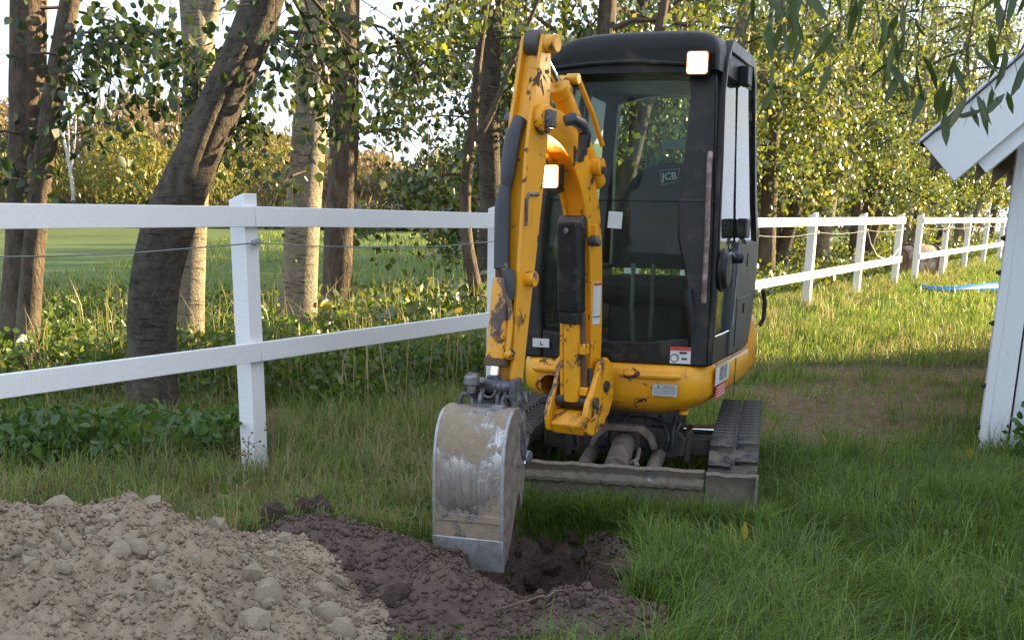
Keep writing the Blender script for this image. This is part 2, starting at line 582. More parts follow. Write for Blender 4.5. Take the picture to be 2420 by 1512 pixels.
def ground_mat():
    m, t, out = new_mat('grass_and_earth')
    k = NT(t)
    co = k.coord()
    n1 = k.noise(3.0, 8, .65, co)
    n2 = k.noise(.25, 5, .6, co)
    g = k.mix(k.rng(n1, .3, .7), (.022, .034, .010), (.050, .066, .018))
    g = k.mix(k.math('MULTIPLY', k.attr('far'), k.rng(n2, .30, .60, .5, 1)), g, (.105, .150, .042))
    g = k.mix(k.rng(k.noise(12, 6, .7, co), .58, .72, 0, .6), g, (.09, .065, .035))
    earth = k.mix(k.rng(k.noise(14, 9, .7, co), .3, .7), (.078, .052, .042), (.20, .138, .110))
    tramp = k.mix(k.rng(k.noise(11, 9, .7, co), .3, .7), (.10, .065, .035), (.24, .165, .095))
    col = k.mix(k.attr('bare'), g, tramp)
    col = k.mix(k.attr('soil'), col, earth)
    h = k.math('ADD', k.noise(45, 8, .7, co), k.math('MULTIPLY', k.noise(9, 6, .6, co), 1.5))
    t.links.new(k.bsdf(col, .95, 0, k.bump(h, .9, .025), .2), out.inputs[0])
    return m
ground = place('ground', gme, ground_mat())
tag(ground, 'uneven paddock ground with grass, trampled earth and a dug hole', kind='structure')

# ---- pale clay heap
M['clay'] = soil_mat('pale_clay', (.22, .162, .108), (.49, .385, .275), (.39, .300, .210), 45)
M['clay_stone'] = simple('clay_stone', (.40, .32, .225), .92, vary=.35, scale=20, bump=.9, dirt=(.33, .28, .22), dirt_amt=.6, dscale=7, spec=.2)
M['soil'] = soil_mat('peaty_soil', (.085, .056, .046), (.22, .150, .122), (.15, .105, .088), 70)
def heap_h(x, y):
    r = np.sqrt(((x + 1.78) / 1.42) ** 2 + ((y - 3.62) / 1.25) ** 2)
    h = .41 * np.clip(1 - r, 0, 1) ** .92
    h += .10 * gauss(x, y, -1.42, 4.08, .20, .20) + .07 * gauss(x, y, -1.12, 3.95, .22, .2) + .05 * gauss(x, y, -2.1, 4.1, .3, .3)
    h += np.clip(1 - r, 0, .25) * 4 * (.060 * vnoise(x, y, 2, 3.2, 3) + .062 * vnoise(x, y, 6, 9, 4, .62) + .045 * np.abs(vnoise(x, y, 9, 24, 3)))
    return h
hx = np.arange(-3.4, -.25, .0155)
hy = np.arange(2.4, 5.1, .0155)
HX, HY = np.meshgrid(hx, hy)
HZ = heap_h(HX, HY)
GZ = ground_h(HX, HY, False)
keep = HZ > .004
HZ = np.where(keep, GZ + HZ, GZ - .06)
i2 = np.arange(HX.size).reshape(HX.shape)
q = np.stack([i2[:-1, :-1], i2[:-1, 1:], i2[1:, 1:], i2[1:, :-1]], -1).reshape(-1, 4)
kf = keep.ravel()
q = q[kf[q].any(1)]
used = np.unique(q)
rm = -np.ones(HX.size, int)
rm[used] = np.arange(len(used))
hme = np_mesh('clay_heap', np.stack([HX, HY, HZ], -1).reshape(-1, 3)[used], rm[q])
heap = place('clay_heap', hme, M['clay'])
tag(heap, 'heap of pale dug clay and stones beside the hole', 'heap')

def rock_mesh(name, seed, rough=.35, sub=2):
    bm = bmesh.new()
    bmesh.ops.create_icosphere(bm, subdivisions=sub, radius=1)
    r = np.random.default_rng(seed)
    ax = r.uniform(.62, 1.0, 3)
    planes = [(Vector(r.normal(size=3)).normalized(), r.uniform(.55, .85)) for _ in range(7)]
    o = r.uniform(0, 20)
    for v in bm.verts:
        p = v.co.normalized()
        d = 1.0
        for n_, k_ in planes:
            c = p.dot(n_)
            if c > .2: d = min(d, k_ / c)
        d += rough * .25 * float(vnoise(p.x + o, p.y, p.z, 2.2, 4, .6))
        v.co = Vector((p.x * d * ax[0], p.y * d * ax[1], p.z * d * ax[2]))
    me = bpy.data.meshes.new(name)
    bm.to_mesh(me)
    bm.free()
    me.shade_smooth()
    me.set_sharp_from_angle(angle=R(28))
    return me
def rock(name, me, mat, c, s, parent=None, rot=None):
    o = bpy.data.objects.new(name, me)
    COL.objects.link(o)
    if not me.materials: me.materials.append(mat)
    if parent: o.parent = parent
    o.location = c
    o.scale = (s,) * 3 if not hasattr(s, '__len__') else s
    o.rotation_euler = rot or tuple(rng.uniform(0, 6.28, 3))
    return o
stones = [rock_mesh('stone', 40 + i, .5, 1 if i > 2 else 2) for i in range(8)]
n_st = 0
while n_st < 230:
    x, y = rng.uniform(-2.3, -.45), rng.uniform(3.25, 4.6)
    h = float(heap_h(np.array(x), np.array(y)))
    if h < .03: continue
    s = float(np.clip(rng.lognormal(math.log(.025), .55), .012, .075))
    z = float(ground_h(x, y, False)) + h
    rock('stone', stones[int(rng.integers(0, 8))], M['clay_stone'], (x, y, z + s * .05), s, heap)
    n_st += 1
# small crumbs of clay, too many to count
cv, cf = [], []
base = np.array([(0, 0, 1), (1, 0, 0), (0, 1, 0), (-1, 0, 0), (0, -1, 0), (0, 0, -1)], float)
bf = np.array([(0, 1, 2), (0, 2, 3), (0, 3, 4), (0, 4, 1), (5, 2, 1), (5, 3, 2), (5, 4, 3), (5, 1, 4)])
nb = 15000
cx_, cy_ = rng.uniform(-2.6, -.35, nb * 2), rng.uniform(3.1, 4.75, nb * 2)
hh = heap_h(cx_, cy_)
ok = hh > .008
cx_, cy_, hh = cx_[ok][:nb], cy_[ok][:nb], hh[ok][:nb]
cz_ = ground_h(cx_, cy_, False) + hh
n_ = len(cx_)
sz = np.clip(rng.lognormal(math.log(.0056), .5, n_), .0025, .016)
pts = base[None] * sz[:, None, None] * rng.uniform(.5, 1.3, (n_, 6, 3))
ang = rng.uniform(0, 6.28, n_)
c_, s_ = np.cos(ang)[:, None], np.sin(ang)[:, None]
px_ = pts[..., 0] * c_ - pts[..., 2] * s_
pz_ = pts[..., 0] * s_ + pts[..., 2] * c_
pts = np.stack([px_ + cx_[:, None], pts[..., 1] + cy_[:, None], pz_ + (cz_ + sz * .4)[:, None]], -1)
cme = np_mesh('clay_crumbs', pts.reshape(-1, 3), tris=(bf[None] + (np.arange(n_) * 6)[:, None, None]).reshape(-1, 3), smooth=False)
tag(place('clay_crumbs', cme, M['clay'], heap), kind='stuff')
big = rock_mesh('boulder', 5, .4, 3)
o = rock('rock', big, M['clay_stone'], (-.64, 3.66, float(ground_h(-.64, 3.66)) + .04), (.105, .085, .075), None, (.2, .1, .6))
tag(o, 'rounded pale boulder at the foot of the clay heap', 'rock')
o = rock('rock', rock_mesh('slab', 77, .5, 2), M['clay_stone'], (-2.02, 4.16, .30), (.035, .05, .10), None, (.15, .35, .3))
tag(o, 'upright grey stone slab on top of the clay heap', 'rock')
# dark clods
clod = [rock_mesh('clod', 90 + i, 1.9, 3) for i in range(4)]
for (x, y, s, lab) in ((-.86, 4.90, .105, 'large round clod of dark peat standing behind the brown spoil'), (-1.03, 4.84, .075, 'smaller clod of dark peat leaning on the big round clod')):
    o = rock('soil_clod', clod[0 if s > .08 else 1], M['soil'], (x, y, float(ground_h(x, y)) + s * .6), s)
    tag(o, lab, 'clod', 'clods behind the brown spoil')
for j in range(22):
    x, y = (rng.uniform(-.02, .42), rng.uniform(4.95, 5.16)) if j < 13 else (rng.uniform(-1.0, .4), rng.uniform(3.75, 4.35))
    if hole_mask(np.array(x), np.array(y)) > .6: y += .12
    sz_ = float(rng.uniform(.022, .055))
    o = rock('soil_clod', clod[j % 4], M['soil'], (x, y, float(ground_h(x, y)) + sz_ * .3), sz_)
    tag(o, 'small crumbling clod of dark earth on the rim of the dug hole', 'clod', 'clods round the hole')
o = rock('soil_clod', clod[3], M['soil'], (.43, 4.42, .03), (.075, .06, .05), None, (.3, .1, 1.0))
tag(o, 'small clod of dark earth on the grass beside the hole', 'clod')
# loose crumbs of brown earth around the works
nb = 14000
cx_, cy_ = rng.uniform(-1.5, .75, nb), rng.uniform(3.3, 5.3, nb)
ok = (soil_mask(cx_, cy_) > .5)
cx_, cy_ = cx_[ok], cy_[ok]
n_ = len(cx_)
cz_ = ground_h(cx_, cy_)
sz = np.clip(rng.lognormal(math.log(.0068), .55, n_), .003, .026)
pts = base[None] * sz[:, None, None] * rng.uniform(.5, 1.3, (n_, 6, 3))
pts = pts + np.stack([cx_, cy_, cz_ + sz * .3], -1)[:, None, :]
cme = np_mesh('soil_crumbs', pts.reshape(-1, 3), tris=(bf[None] + (np.arange(n_) * 6)[:, None, None]).reshape(-1, 3), smooth=False)
tag(place('soil_crumbs', cme, M['soil']), 'loose brown crumbs of earth around the hole', 'soil', kind='stuff')
# torn roots in the hole
M['root'] = simple('pale_root', (.13, .085, .06), .85, vary=.4)
def root(pts, r, lab):
    pts = [Vector(q_) for q_ in pts]
    pts = [pts[0].lerp(pts[-1], t_ / 9) * .35 + (pts[min(int(t_ / 9 * (len(pts) - 1)), len(pts) - 2)].lerp(pts[min(int(t_ / 9 * (len(pts) - 1)), len(pts) - 2) + 1], t_ / 9 * (len(pts) - 1) - min(int(t_ / 9 * (len(pts) - 1)), len(pts) - 2))) * .65 + Vector(rng.normal(0, .012, 3)) for t_ in range(10)]
    r *= .62
    o = MB().tube(pts, [r * (1 - .6 * i / (len(pts) - 1)) for i in range(len(pts))], 7).build('tree_root', M['root'])
    tag(o, lab, 'root')
zz = lambda x, y, d=0: (x, y, float(ground_h(x, y)) + d)
root([zz(-1.22, 4.50, .03), zz(-1.0, 4.52, .03), zz(-.85, 4.52, .015)], .014, 'forked root sticking out of the brown spoil towards the clay heap')
root([zz(-.62, 4.05, .02), zz(-.45, 4.05, .03), zz(-.32, 4.02, .02)], .016, 'thick dark root lying below the brown spoil')
root([zz(.30, 4.1, .02), zz(.2, 4.25, .06), zz(.05, 4.35, .08), zz(-.05, 4.45, .09)], .009, 'thin torn root crossing the hole')
root([zz(-.05, 3.80, .03), zz(.08, 3.84, .04), zz(.22, 3.86, .02)], .010, 'broken twig of root on the rim of the hole')
# fine roots hanging from the root ball under the bucket
nr = 420
a = rng.uniform(0, 2 * math.pi, nr)
rr_ = np.sqrt(rng.uniform(0, 1, nr)) * .24
bx, by = -.27 + rr_ * np.cos(a), 4.10 + rr_ * np.sin(a)
bx = np.concatenate([bx, rng.uniform(0, .36, 500)])
by = np.concatenate([by, rng.uniform(4.92, 5.08, 500)])
nr = len(bx)
bz = ground_h(bx, by) + .01
bz[420:] += rng.uniform(.0, .07, 500)
L = rng.uniform(.03, .10, nr)
dx, dy = rng.normal(0, .35, nr), rng.normal(-.35, .3, nr)
w = .0016
V = np.stack([np.stack([bx - w, by, bz], -1), np.stack([bx + w, by, bz], -1), np.stack([bx + dx * L, by + dy * L - .01, bz - L * .8], -1)], 1)
rme = np_mesh('fine_roots', V.reshape(-1, 3), tris=np.arange(nr * 3).reshape(-1, 3))
tag(place('fine_roots', rme, M['root']), 'hair-fine torn roots on the dug earth', 'roots', kind='stuff')
# ================================================================== white fence
def wood_white(name, tint=(.80, .80, .80), worn=.25):
    m, t, out = new_mat(name)
    k = NT(t)
    g = k.noise(5, 8, .65, k.coord('Object', (14, 1.2, 14)))
    c = k.mix(k.rng(g, .3, .75), tuple(q * .90 for q in tint), tint)
    d = k.noise(9, 9, .7, k.coord())
    c = k.mix(k.rng(d, .64, .76, 0, worn), c, (.34, .32, .28))
    t.links.new(k.bsdf(c, .55, 0, k.bump(g, .35, .004), .4), out.inputs[0])
    return m
M['white'] = wood_white('white_painted_wood')
M['wire'] = simple('fence_wire', (.20, .20, .20), .5, .6)
M['insulator'] = simple('insulator_plastic', (.30, .30, .30), .5)
FANG = math.atan2(FU[1], FU[0])
def fpt(s, n=0.0): return FP + FU * s + FN * n
def rail_z(s): return float(np.interp(s, [-4, 0, 2.6, 8.3, 15, 29.5, 60], [1.30, 1.344, 1.346, 1.38, 1.465, 1.615, 1.95]))
def low_z(s): return float(np.interp(s, [-4, 0, 2.6, 8.3, 15, 29.5, 60], [.63, .652, .678, .70, .84, 1.04, 1.40]))
def make_fence(name, s_posts, label, wire=True, s_in=None):
    p0 = fpt(s_posts[0])
    g0 = float(ground_h(*p0))
    root_ = empty(name, (p0[0], p0[1], 0), FANG)
    tag(root_, label, 'fence')
    s0 = s_posts[0]
    for i, s in enumerate(s_posts):
        p = fpt(s)
        g = float(ground_h(p[0], p[1]))
        top = rail_z(s) + .115
        mb = MB()
        w = .051
        lx = s - s0
        jit = random.uniform(-.006, .006)
        b = [(-w, -w), (w, -w), (w, w), (-w, w)]
        # post with a weathering slope on top, falling away from the paddock
        mb.loft([[(lx + a, q, g - .15) for a, q in b], [(lx + a + jit, q, top - (.035 if q > 0 else 0)) for a, q in b]])
        po = mb.build('post', M['white'], root_, bevel=.004)
        if wire:
            ins = MB().cyl((lx, -.052, rail_z(s) - .13), (lx, -.085, rail_z(s) - .13), .014, .010, 10)
            ins.tube([(lx + .02 * math.cos(a), -.085, rail_z(s) - .13 + .02 * math.sin(a)) for a in [2 * math.pi * q / 10 for q in range(11)]], .005, 6)
            ins.build('insulator', M['insulator'], po)
    ends = s_in or list(zip(s_posts[:-1], s_posts[1:]))
    for k_, zf, h in ((0, rail_z, .102), (1, low_z, .100)):
        for i, (a, b_) in enumerate(ends):
            a_ = a - (.051 if i == 0 and s_in is None else 0)
            e = .0025
            b2 = b_ + (.051 if i == len(ends) - 1 and s_in is None else 0)
            mb = MB().bar((a_ - s0 + e, -.051 - .0145, zf(a_)), (b2 - s0 - e, -.051 - .0145, zf(b2)), .028, h, (0, 0, 1))
            mb.build('rail', M['white'], root_, bevel=.003)
    if wire:
        pts = []
        for a, b_ in ends:
            for q in range(7):
                t = q / 6
                s = a + (b_ - a) * t
                pts.append((s - s0, -.088, rail_z(s) - .13 - .035 * 4 * t * (1 - t) * random.uniform(.8, 1.1)))
        MB().tube(pts, .0035, 5).build('wire', M['wire'], root_)
    return root_
near = make_fence('paddock_fence', [-2.68, 0, 2.62, 5.0, 6.35, 8.04, 10.7, 13.35, 15.95], 'white two-rail paddock fence running past the excavator up to the gap')
MB().tube([(13.35 + 2.68 + .0, -.09, 1.30), (13.5 + 2.68, -.12, 1.12), (13.9 + 2.68, -.14, .94), (14.5 + 2.68, -.14, .88), (15.1 + 2.68, -.13, .93), (15.6 + 2.68, -.11, 1.05)], .006, 6).build('loose_wire_loop', M['white'], near)
far_posts = [17.6 + 2.63 * i for i in range(10)]
make_fence('paddock_fence', far_posts, 'sunlit white paddock fence beyond the gap, running on along the trees')

# ================================================================== shed
CXY = np.array([2.935, 7.26])
SH = empty('shed', (CXY[0], CXY[1], float(ground_h(*CXY))), math.atan2(FN[1], FN[0]))   # local x along the gable, local y away along the side wall
tag(SH, 'white painted timber shed with open gable eaves and corner boards', 'shed')
M['shedwhite'] = wood_white('white_shed_boards', (.78, .79, .80), .5)
M['rafter'] = simple('bare_rafter', (.20, .15, .11), .8, vary=.3, bump=.3)
M['roofing'] = simple('dark_roofing', (.055, .05, .05), .85, vary=.4, bump=.5)
M['bolt'] = simple('rusty_bolt', (.06, .045, .04), .6, .5)
GW, GL, EZ, PT = 4.9, 6.4, 2.19, .93     # gable width, length, wall height, pitch
# gable wall: board on board, each board its own piece
bw = .185
i = 0
x = .16
while x < GW - .12:
    w_ = min(bw, GW - .12 - x)
    top = EZ + min(x, GW - x) * PT - .05
    top2 = EZ + min(x + w_, GW - x - w_) * PT - .05
    proud = -.018 if i % 2 else 0
    MB().prism([(x + .002, .03 + .02 * (i % 3)), (x + w_ - .002, .03), (x + w_ - .002, top2), (x + .002, top)], lambda a, b, t: (a, t + proud, b), 0, .022).build('wall_board', M['shedwhite'], SH, bevel=.003)
    x += w_
    i += 1
MB().prism([(.02, .05), (.155, .02), (.155, EZ + .10), (.02, EZ)], lambda a, b, t: (a, t, b), -.045, -.020).build('corner_board', M['shedwhite'], SH, bevel=.004)
MB().prism([(-.005, .03), (.045, .03), (.045, EZ), (-.005, EZ)], lambda a, b, t: (a, t, b), -.075, -.046).build('corner_batten', M['shedwhite'], SH, bevel=.004)
MB().box((-.012, .09, EZ / 2 + .02), (.022, .16, EZ - .04)).build('corner_board', M['shedwhite'], SH, bevel=.004)
for z in (.16, .42, .80, 1.10, 1.30):
    MB().cyl((-.028, -.02, z), (-.012, -.02, z), .016, n=8).cyl((-.040, -.02, z), (-.028, -.02, z), .009, n=8).build('bolt', M['bolt'], SH)
y = .175
i = 0
while y < GL - .02:
    w_ = min(.185, GL - y)
    pr_ = -.018 if i % 2 else 0
    MB().box((-.0 + pr_, y + w_ / 2, EZ / 2 + .02), (.022, w_ - .004, EZ - .04)).build('wall_board', M['shedwhite'], SH)
    y += w_
    i += 1
MB().box((GW - .01, GL / 2, EZ / 2), (.05, GL - .1, EZ)).prism([(.05, .02), (GW - .05, .02), (GW - .05, EZ), (GW / 2, EZ + GW / 2 * PT - .05), (.05, EZ)], lambda a, b, t: (a, t, b), GL - .05, GL).build('rear_wall', M['shedwhite'], SH)
OVG, OVE = .42, .47      # gable overhang, eave overhang
def slope(xa, xb, dz, y0, y1, th, name, mat, left=True, bevel=.004):
    f = lambda a: EZ + (a if left else GW - a) * PT + dz
    return MB().prism([(xa, f(xa)), (xb, f(xb)), (xb, f(xb) + th), (xa, f(xa) + th)], lambda a, b, t: (a, t, b), y0, y1).build(name, mat, SH, bevel=bevel)
slope(-OVE - .02, GW / 2, .065, -OVG - .01, GL + .3, .03, 'roof_sheet', M['roofing'])
slope(GW / 2, GW + OVE + .02, .065, -OVG - .01, GL + .3, .03, 'roof_sheet', M['roofing'], False)
def rake(xa, dz0, dz1, y0, y1, name, mat, cutb=.28, left=True):
    sgn = 1 if left else -1
    f = lambda a: EZ + (a if left else GW - a) * PT
    x0 = xa if left else GW - xa
    xe = GW / 2
    return MB().prism([(x0, f(x0) + dz1), (x0 + sgn * cutb * .72, f(x0) + dz1 - cutb * .76), (xe, f(xe) + dz1 - cutb * 1.42), (xe, f(xe) + dz1)], lambda a, b, t: (a, t, b), y0, y1).build(name, mat, SH, bevel=.004)
rake(-OVE, 0, .062, -OVG - .03, -OVG, 'barge_board', M['shedwhite'], .275)
rake(-OVE + .19, 0, -.10, -OVG + .002, -OVG + .04, 'inner_barge_board', M['shedwhite'], .235)
rake(-OVE, 0, .062, -OVG - .03, -OVG, 'barge_board', M['shedwhite'], .275, False)
MB().bar((-OVE - .01, -OVG - .04, EZ - OVE * PT + .075), (GW / 2, -OVG - .04, EZ + GW / 2 * PT + .075), .05, .012, (0, 0, 1)).build('verge_strip', M['shedwhite'], SH)
for yy in (-OVG + .16, -OVG + .33, .6, 1.4, 2.2, 3.0, 3.8, 4.6, 5.4, 6.1):
    f = lambda a: EZ + a * PT
    MB().prism([(-OVE + .02, f(-OVE + .02) - .10), (-OVE + .02, f(-OVE + .02) + .06), (.25, f(.25) + .06), (.25, f(.25) - .09)], lambda a, b, t: (a, t, b), yy - .025, yy + .025).build('rafter', M['rafter'], SH, bevel=.003)
for j in range(5):
    a = -OVE + .02 + .14 * j
    slope(a, a + .132, .045, -OVG + .01, -.02, .018, 'soffit_board', M['rafter'])
MB().box((-.10, -.20, EZ - .06), (.12, .34, .05)).box((.10, -.20, EZ + .03), (.10, .34, .10)).build('purlin_end', M['shedwhite'], SH, bevel=.004)

# ================================================================== odds and ends
def gz(x, y): return float(ground_h(x, y))
M['bluehose'] = simple('blue_layflat_hose', (.01, .18, .55), .35, vary=.2)
hp = [(10.4, 21.7), (9.6, 21.4), (8.7, 20.9), (8.2, 20.5), (7.6, 20.0), (7.05, 19.8), (6.9, 20.5), (7.05, 22.0), (7.3, 23.6)]
sp2, _ = smooth_line(hp, [0] * len(hp), 6)
o = MB().tube([(a, b, gz(a, b) + .10) for i, (a, b) in enumerate(sp2)], [.085 - .05 * sstep(.35, .75, i / len(sp2)) for i in range(len(sp2))], 12).build('blue_hose', M['bluehose'])
tag(o, 'thick blue water hose lying across the sunlit grass by the fence gap', 'hose')
o = MB().tube([(a - .10, b - .14, gz(a, b) + .10) for i, (a, b) in enumerate(sp2)], [.022] * len(sp2), 8).build('thin_hose', M['bluehose'])
tag(o, 'thin pale blue hose beside the thick blue hose', 'hose')
M['pot'] = simple('faded_barrel', (.22, .13, .10), .7, vary=.4, dirt=(.50, .42, .36), dirt_amt=.6)
bx_, by_ = 8.05, 24.2
br_ = empty('old_barrel', (bx_, by_, gz(bx_, by_)), R(25))
tag(br_, 'faded brown barrel lying on its side in the fence gap', 'barrel')
MB().loft([[(q, r_ * math.cos(a), .34 + r_ * math.sin(a)) for a in [2 * math.pi * i / 24 for i in range(24)]] for q, r_ in ((-.5, .02), (-.5, .28), (-.46, .31), (-.2, .345), (.2, .345), (.46, .31), (.5, .28), (.5, .02))]).build('drum', M['pot'], br_)
for q in (-.3, .3):
    MB().tube([(q, .345 * math.cos(a), .34 + .345 * math.sin(a)) for a in [2 * math.pi * i / 24 for i in range(25)]], .018, 6).build('hoop', M['rust'], br_)
# little pile of earth by the shed
nme = rock_mesh('earth_pile', 31, .8, 3)
o = rock('earth_pile', nme, M['clay'], (5.75, 12.75, gz(5.75, 12.75)), (.75, .6, .22), None, (0, 0, .4))
tag(o, 'low pile of pale earth beside the white shed wall', 'pile')
# ================================================================== mini excavator
OX, OY = .645, 6.25
EX = empty('mini_excavator', (OX, OY, 0))
tag(EX, 'yellow and black mini excavator with closed cab and rubber tracks digging beside the white fence', 'excavator')
FRAMES = {'T': ((0, 0, 0), R(-12)), 'U': ((0, 0, 0), R(-20)), 'B': ((.303 - OX, 5.52 - OY, 0), R(-30)),
          'K': ((.303 - .5 * .70 - OX, 5.52 - .866 * .70 - OY, 0), R(-17))}
def P(mb, name, mat, frame, parent=None, bevel=0, sharp=35, label=None):
    me = mb if isinstance(mb, bpy.types.Mesh) else mb.mesh(name, sharp)
    mt = M[mat] if isinstance(mat, str) else mat
    if parent is None: o = place(name, me, mt, EX, FRAMES[frame][0], FRAMES[frame][1], bevel)
    else: o = place(name, me, mt, parent, (0, 0, 0), 0, bevel)
    if label: o['label'] = label
    return o

# ---------------- undercarriage
IY, SY, RZ, RR = -.60, .62, .185, .165
def track_path(off, n=200):
    """stadium round idler and sprocket, off = distance outside the belt line; returns (y, z, ny, nz)"""
    L = SY - IY
    per = 2 * L + 2 * math.pi * RR
    out = []
    for i in range(n):
        d = per * i / n
        if d < L: y, z, ny, nz = IY + d, RZ + RR, 0, 1
        elif d < L + math.pi * RR:
            a = (d - L) / RR
            ny, nz = math.sin(a), math.cos(a)
            y, z = SY + ny * RR, RZ + nz * RR
        elif d < 2 * L + math.pi * RR: y, z, ny, nz = SY - (d - L - math.pi * RR), RZ - RR, 0, -1
        else:
            a = (d - 2 * L - math.pi * RR) / RR
            ny, nz = -math.sin(a), -math.cos(a)
            y, z = IY + ny * RR, RZ + nz * RR
        out.append((y + ny * off, z + nz * off, ny, nz))
    return out
lug = MB()
lug.prism([(-.016, -.004), (.016, -.004), (.009, .026), (-.009, .026)], lambda a, b, t: (t, a, b * 1.25), -.052, .052)
lug_me = lug.mesh('tread_lug')
for sx in (-1, 1):
    cx = .555 * sx
    mb = MB()
    o1, o0 = track_path(0, 96), track_path(-.022, 96)
    rings = []
    for (y, z, _, _), (y2, z2, _, _) in zip(o1, o0):
        rings.append([(cx - .115, y, z), (cx + .115, y, z), (cx + .115, y2, z2), (cx - .115, y2, z2)])
    rings.append(rings[0])
    mb.loft(rings, cap=False)
    tr = P(mb, 'rubber_track', 'rubber', 'T')
    NL = 38
    for i, (y, z, ny, nz) in enumerate(track_path(0, NL)):
        for hx in (-1, 1):
            if hx > 0:
                y, z, ny, nz = track_path(0, NL * 4)[(i * 4 + 1) % (NL * 4)]
            l = bpy.data.objects.new('tread_lug', lug_me)
            COL.objects.link(l)
            if not lug_me.materials: lug_me.materials.append(M['rubber'])
            l.parent = tr
            l.location = (cx + hx * .060, y, z)
            l.rotation_euler = (math.atan2(-ny, nz), 0, hx * .10)
    mb = MB()
    mb.prism([(IY + .05, .10), (SY - .05, .10), (SY - .02, .24), (IY + .02, .24)], lambda a, b, t: (cx + t, a, b), -.07, .07)
    P(mb, 'track_frame', 'dark', 'T', bevel=.01)
    for yy, rr, nm in ((IY, .14, 'idler_wheel'), (SY, .13, 'drive_sprocket')):
        mb = MB().cyl((cx - .09, yy, RZ), (cx + .09, yy, RZ), rr, n=28)
        mb.cyl((cx - .11, yy, RZ), (cx + .11, yy, RZ), .06, n=16)
        P(mb, nm, 'dark', 'T', bevel=.008)
    for yy in (-.3, 0, .3):
        P(MB().cyl((cx - .09, yy, .095), (cx + .09, yy, .095), .07, n=18), 'track_roller', 'dark', 'T')
# centre frame
mb = MB()
mb.box((0, 0, .27), (.52, .62, .16))
mb.box((0, -.33, .30), (.44, .06, .12))
mb.prism([(-.30, .20), (.30, .20), (.30, .30), (.22, .37), (.10, .40), (-.10, .40), (-.22, .37), (-.30, .30)], lambda a, b, t: (a, t, b), -.30, -.26)
P(mb, 'chassis', 'dark', 'T', bevel=.012)
for yy in (-.17, .17):
    P(MB().box((0, yy, .245), (.90, .11, .10)), 'extension_beam', 'dark', 'T', bevel=.01)
for sx in (-1, 1):
    P(MB().box((sx * .31, -.19, .255), (.035, .16, .17)), 'beam_collar', 'dark', 'T', bevel=.006)
P(MB().cyl((.28, -.20, .335), (.45, -.20, .335), .014), 'piston_rod', 'chrome', 'T')
P(MB().cyl((0, 0, .34), (0, 0, .475), .27, n=40), 'slew_ring', 'dark', 'T', bevel=.01)
for i in range(7):
    x = -.24 + .08 * i
    q = random.uniform(-.04, .04)
    P(MB().tube([(x, -.30, .41), (x + q, -.36, .36), (x + q * 1.5, -.38, .30), (x + q, -.36, .24)], .010, 8), 'hydraulic_hose', 'hose', 'T')
# blade and its arms
for sx in (-1, 1):
    mb = MB().tube([(.17 * sx, -.34, .22), (.17 * sx, -.60, .20), (.17 * sx, -.99, .16)], .036, 14)
    P(mb, 'blade_arm', 'mudsteel', 'T')
mb = MB().cyl((0, -.36, .30), (0, -.74, .215), .058, n=20)
mb.cyl((0, -.33, .305), (0, -.40, .29), .075, n=20)
ram = P(mb, 'blade_ram', 'mudsteel', 'T', bevel=.006)
P(MB().cyl((0, -.72, .22), (0, -1.0, .16), .028), 'ram_rod', 'mudsteel', 'T', ram)
P(MB().tube([(.085, -.5, .27), (.09, -.62, .24), (.07, -.70, .235)], .011, 8).tube([(.07, -.70, .235), (.09, -.71, .25), (.10, -.72, .225)], .014, 8), 'ram_pipe', 'mudsteel', 'T', ram)
mb = MB()
mb.prism([(-.17, .27), (-.15, .33), (-.09, .385), (.09, .385), (.15, .33), (.17, .27), (.145, .265), (.125, .315), (.075, .355), (-.075, .355), (-.125, .315), (-.145, .265)], lambda a, b, t: (a, t - .10 * (b - .27), b), -.50, -.42)
P(mb, 'ram_guard', 'mudsteel', 'T', bevel=.006)
prof = [(-1.085, .0), (-1.055, .04), (-1.04, .12), (-1.04, .20), (-1.055, .262), (-1.075, .285), (-1.062, .297), (-1.03, .275), (-1.012, .21), (-1.012, .11), (-1.03, .03), (-1.06, -.01)]
def blade_piece(x0, x1, name, dz=0, dy=0):
    m_ = MB()
    n = 26
    rings = []
    for i in range(n + 1):
        x = x0 + (x1 - x0) * i / n
        w = .004 * math.sin(x * 31) + .003 * math.sin(x * 77 + 1)
        rings.append([(x, y + dy + w, z + dz + .4 * w) for y, z in prof])
    m_.loft(rings)
    return P(m_, name, 'blade', 'T', sharp=50)
bl = blade_piece(-.67, .438, 'dozer_blade')
mb = MB()
for i in range(1): mb.tube([(-.66 + .0274 * j, -1.050 + .003 * math.sin(j * 1.7), .225 + .003 * math.sin(j * 2.3)) for j in range(41)], [.028 + .004 * math.sin(j * 2.9) for j in range(41)], 10)
P(mb, 'stiffening_tube', 'blade', 'T', bl)
be = blade_piece(.446, .672, 'blade_extension', -.006, -.012)
P(MB().box((.672, -1.05, .145), (.012, .09, .27)), 'end_plate', 'blade', 'T', be, bevel=.003)
for sx in (-.17, .17):
    P(MB().prism([(-1.02, .05), (-.90, .12), (-.90, .2), (-1.02, .27)], lambda a, b, t: (t, a, b), sx - .05, sx + .05), 'arm_bracket', 'mudsteel', 'T', bl, bevel=.006)

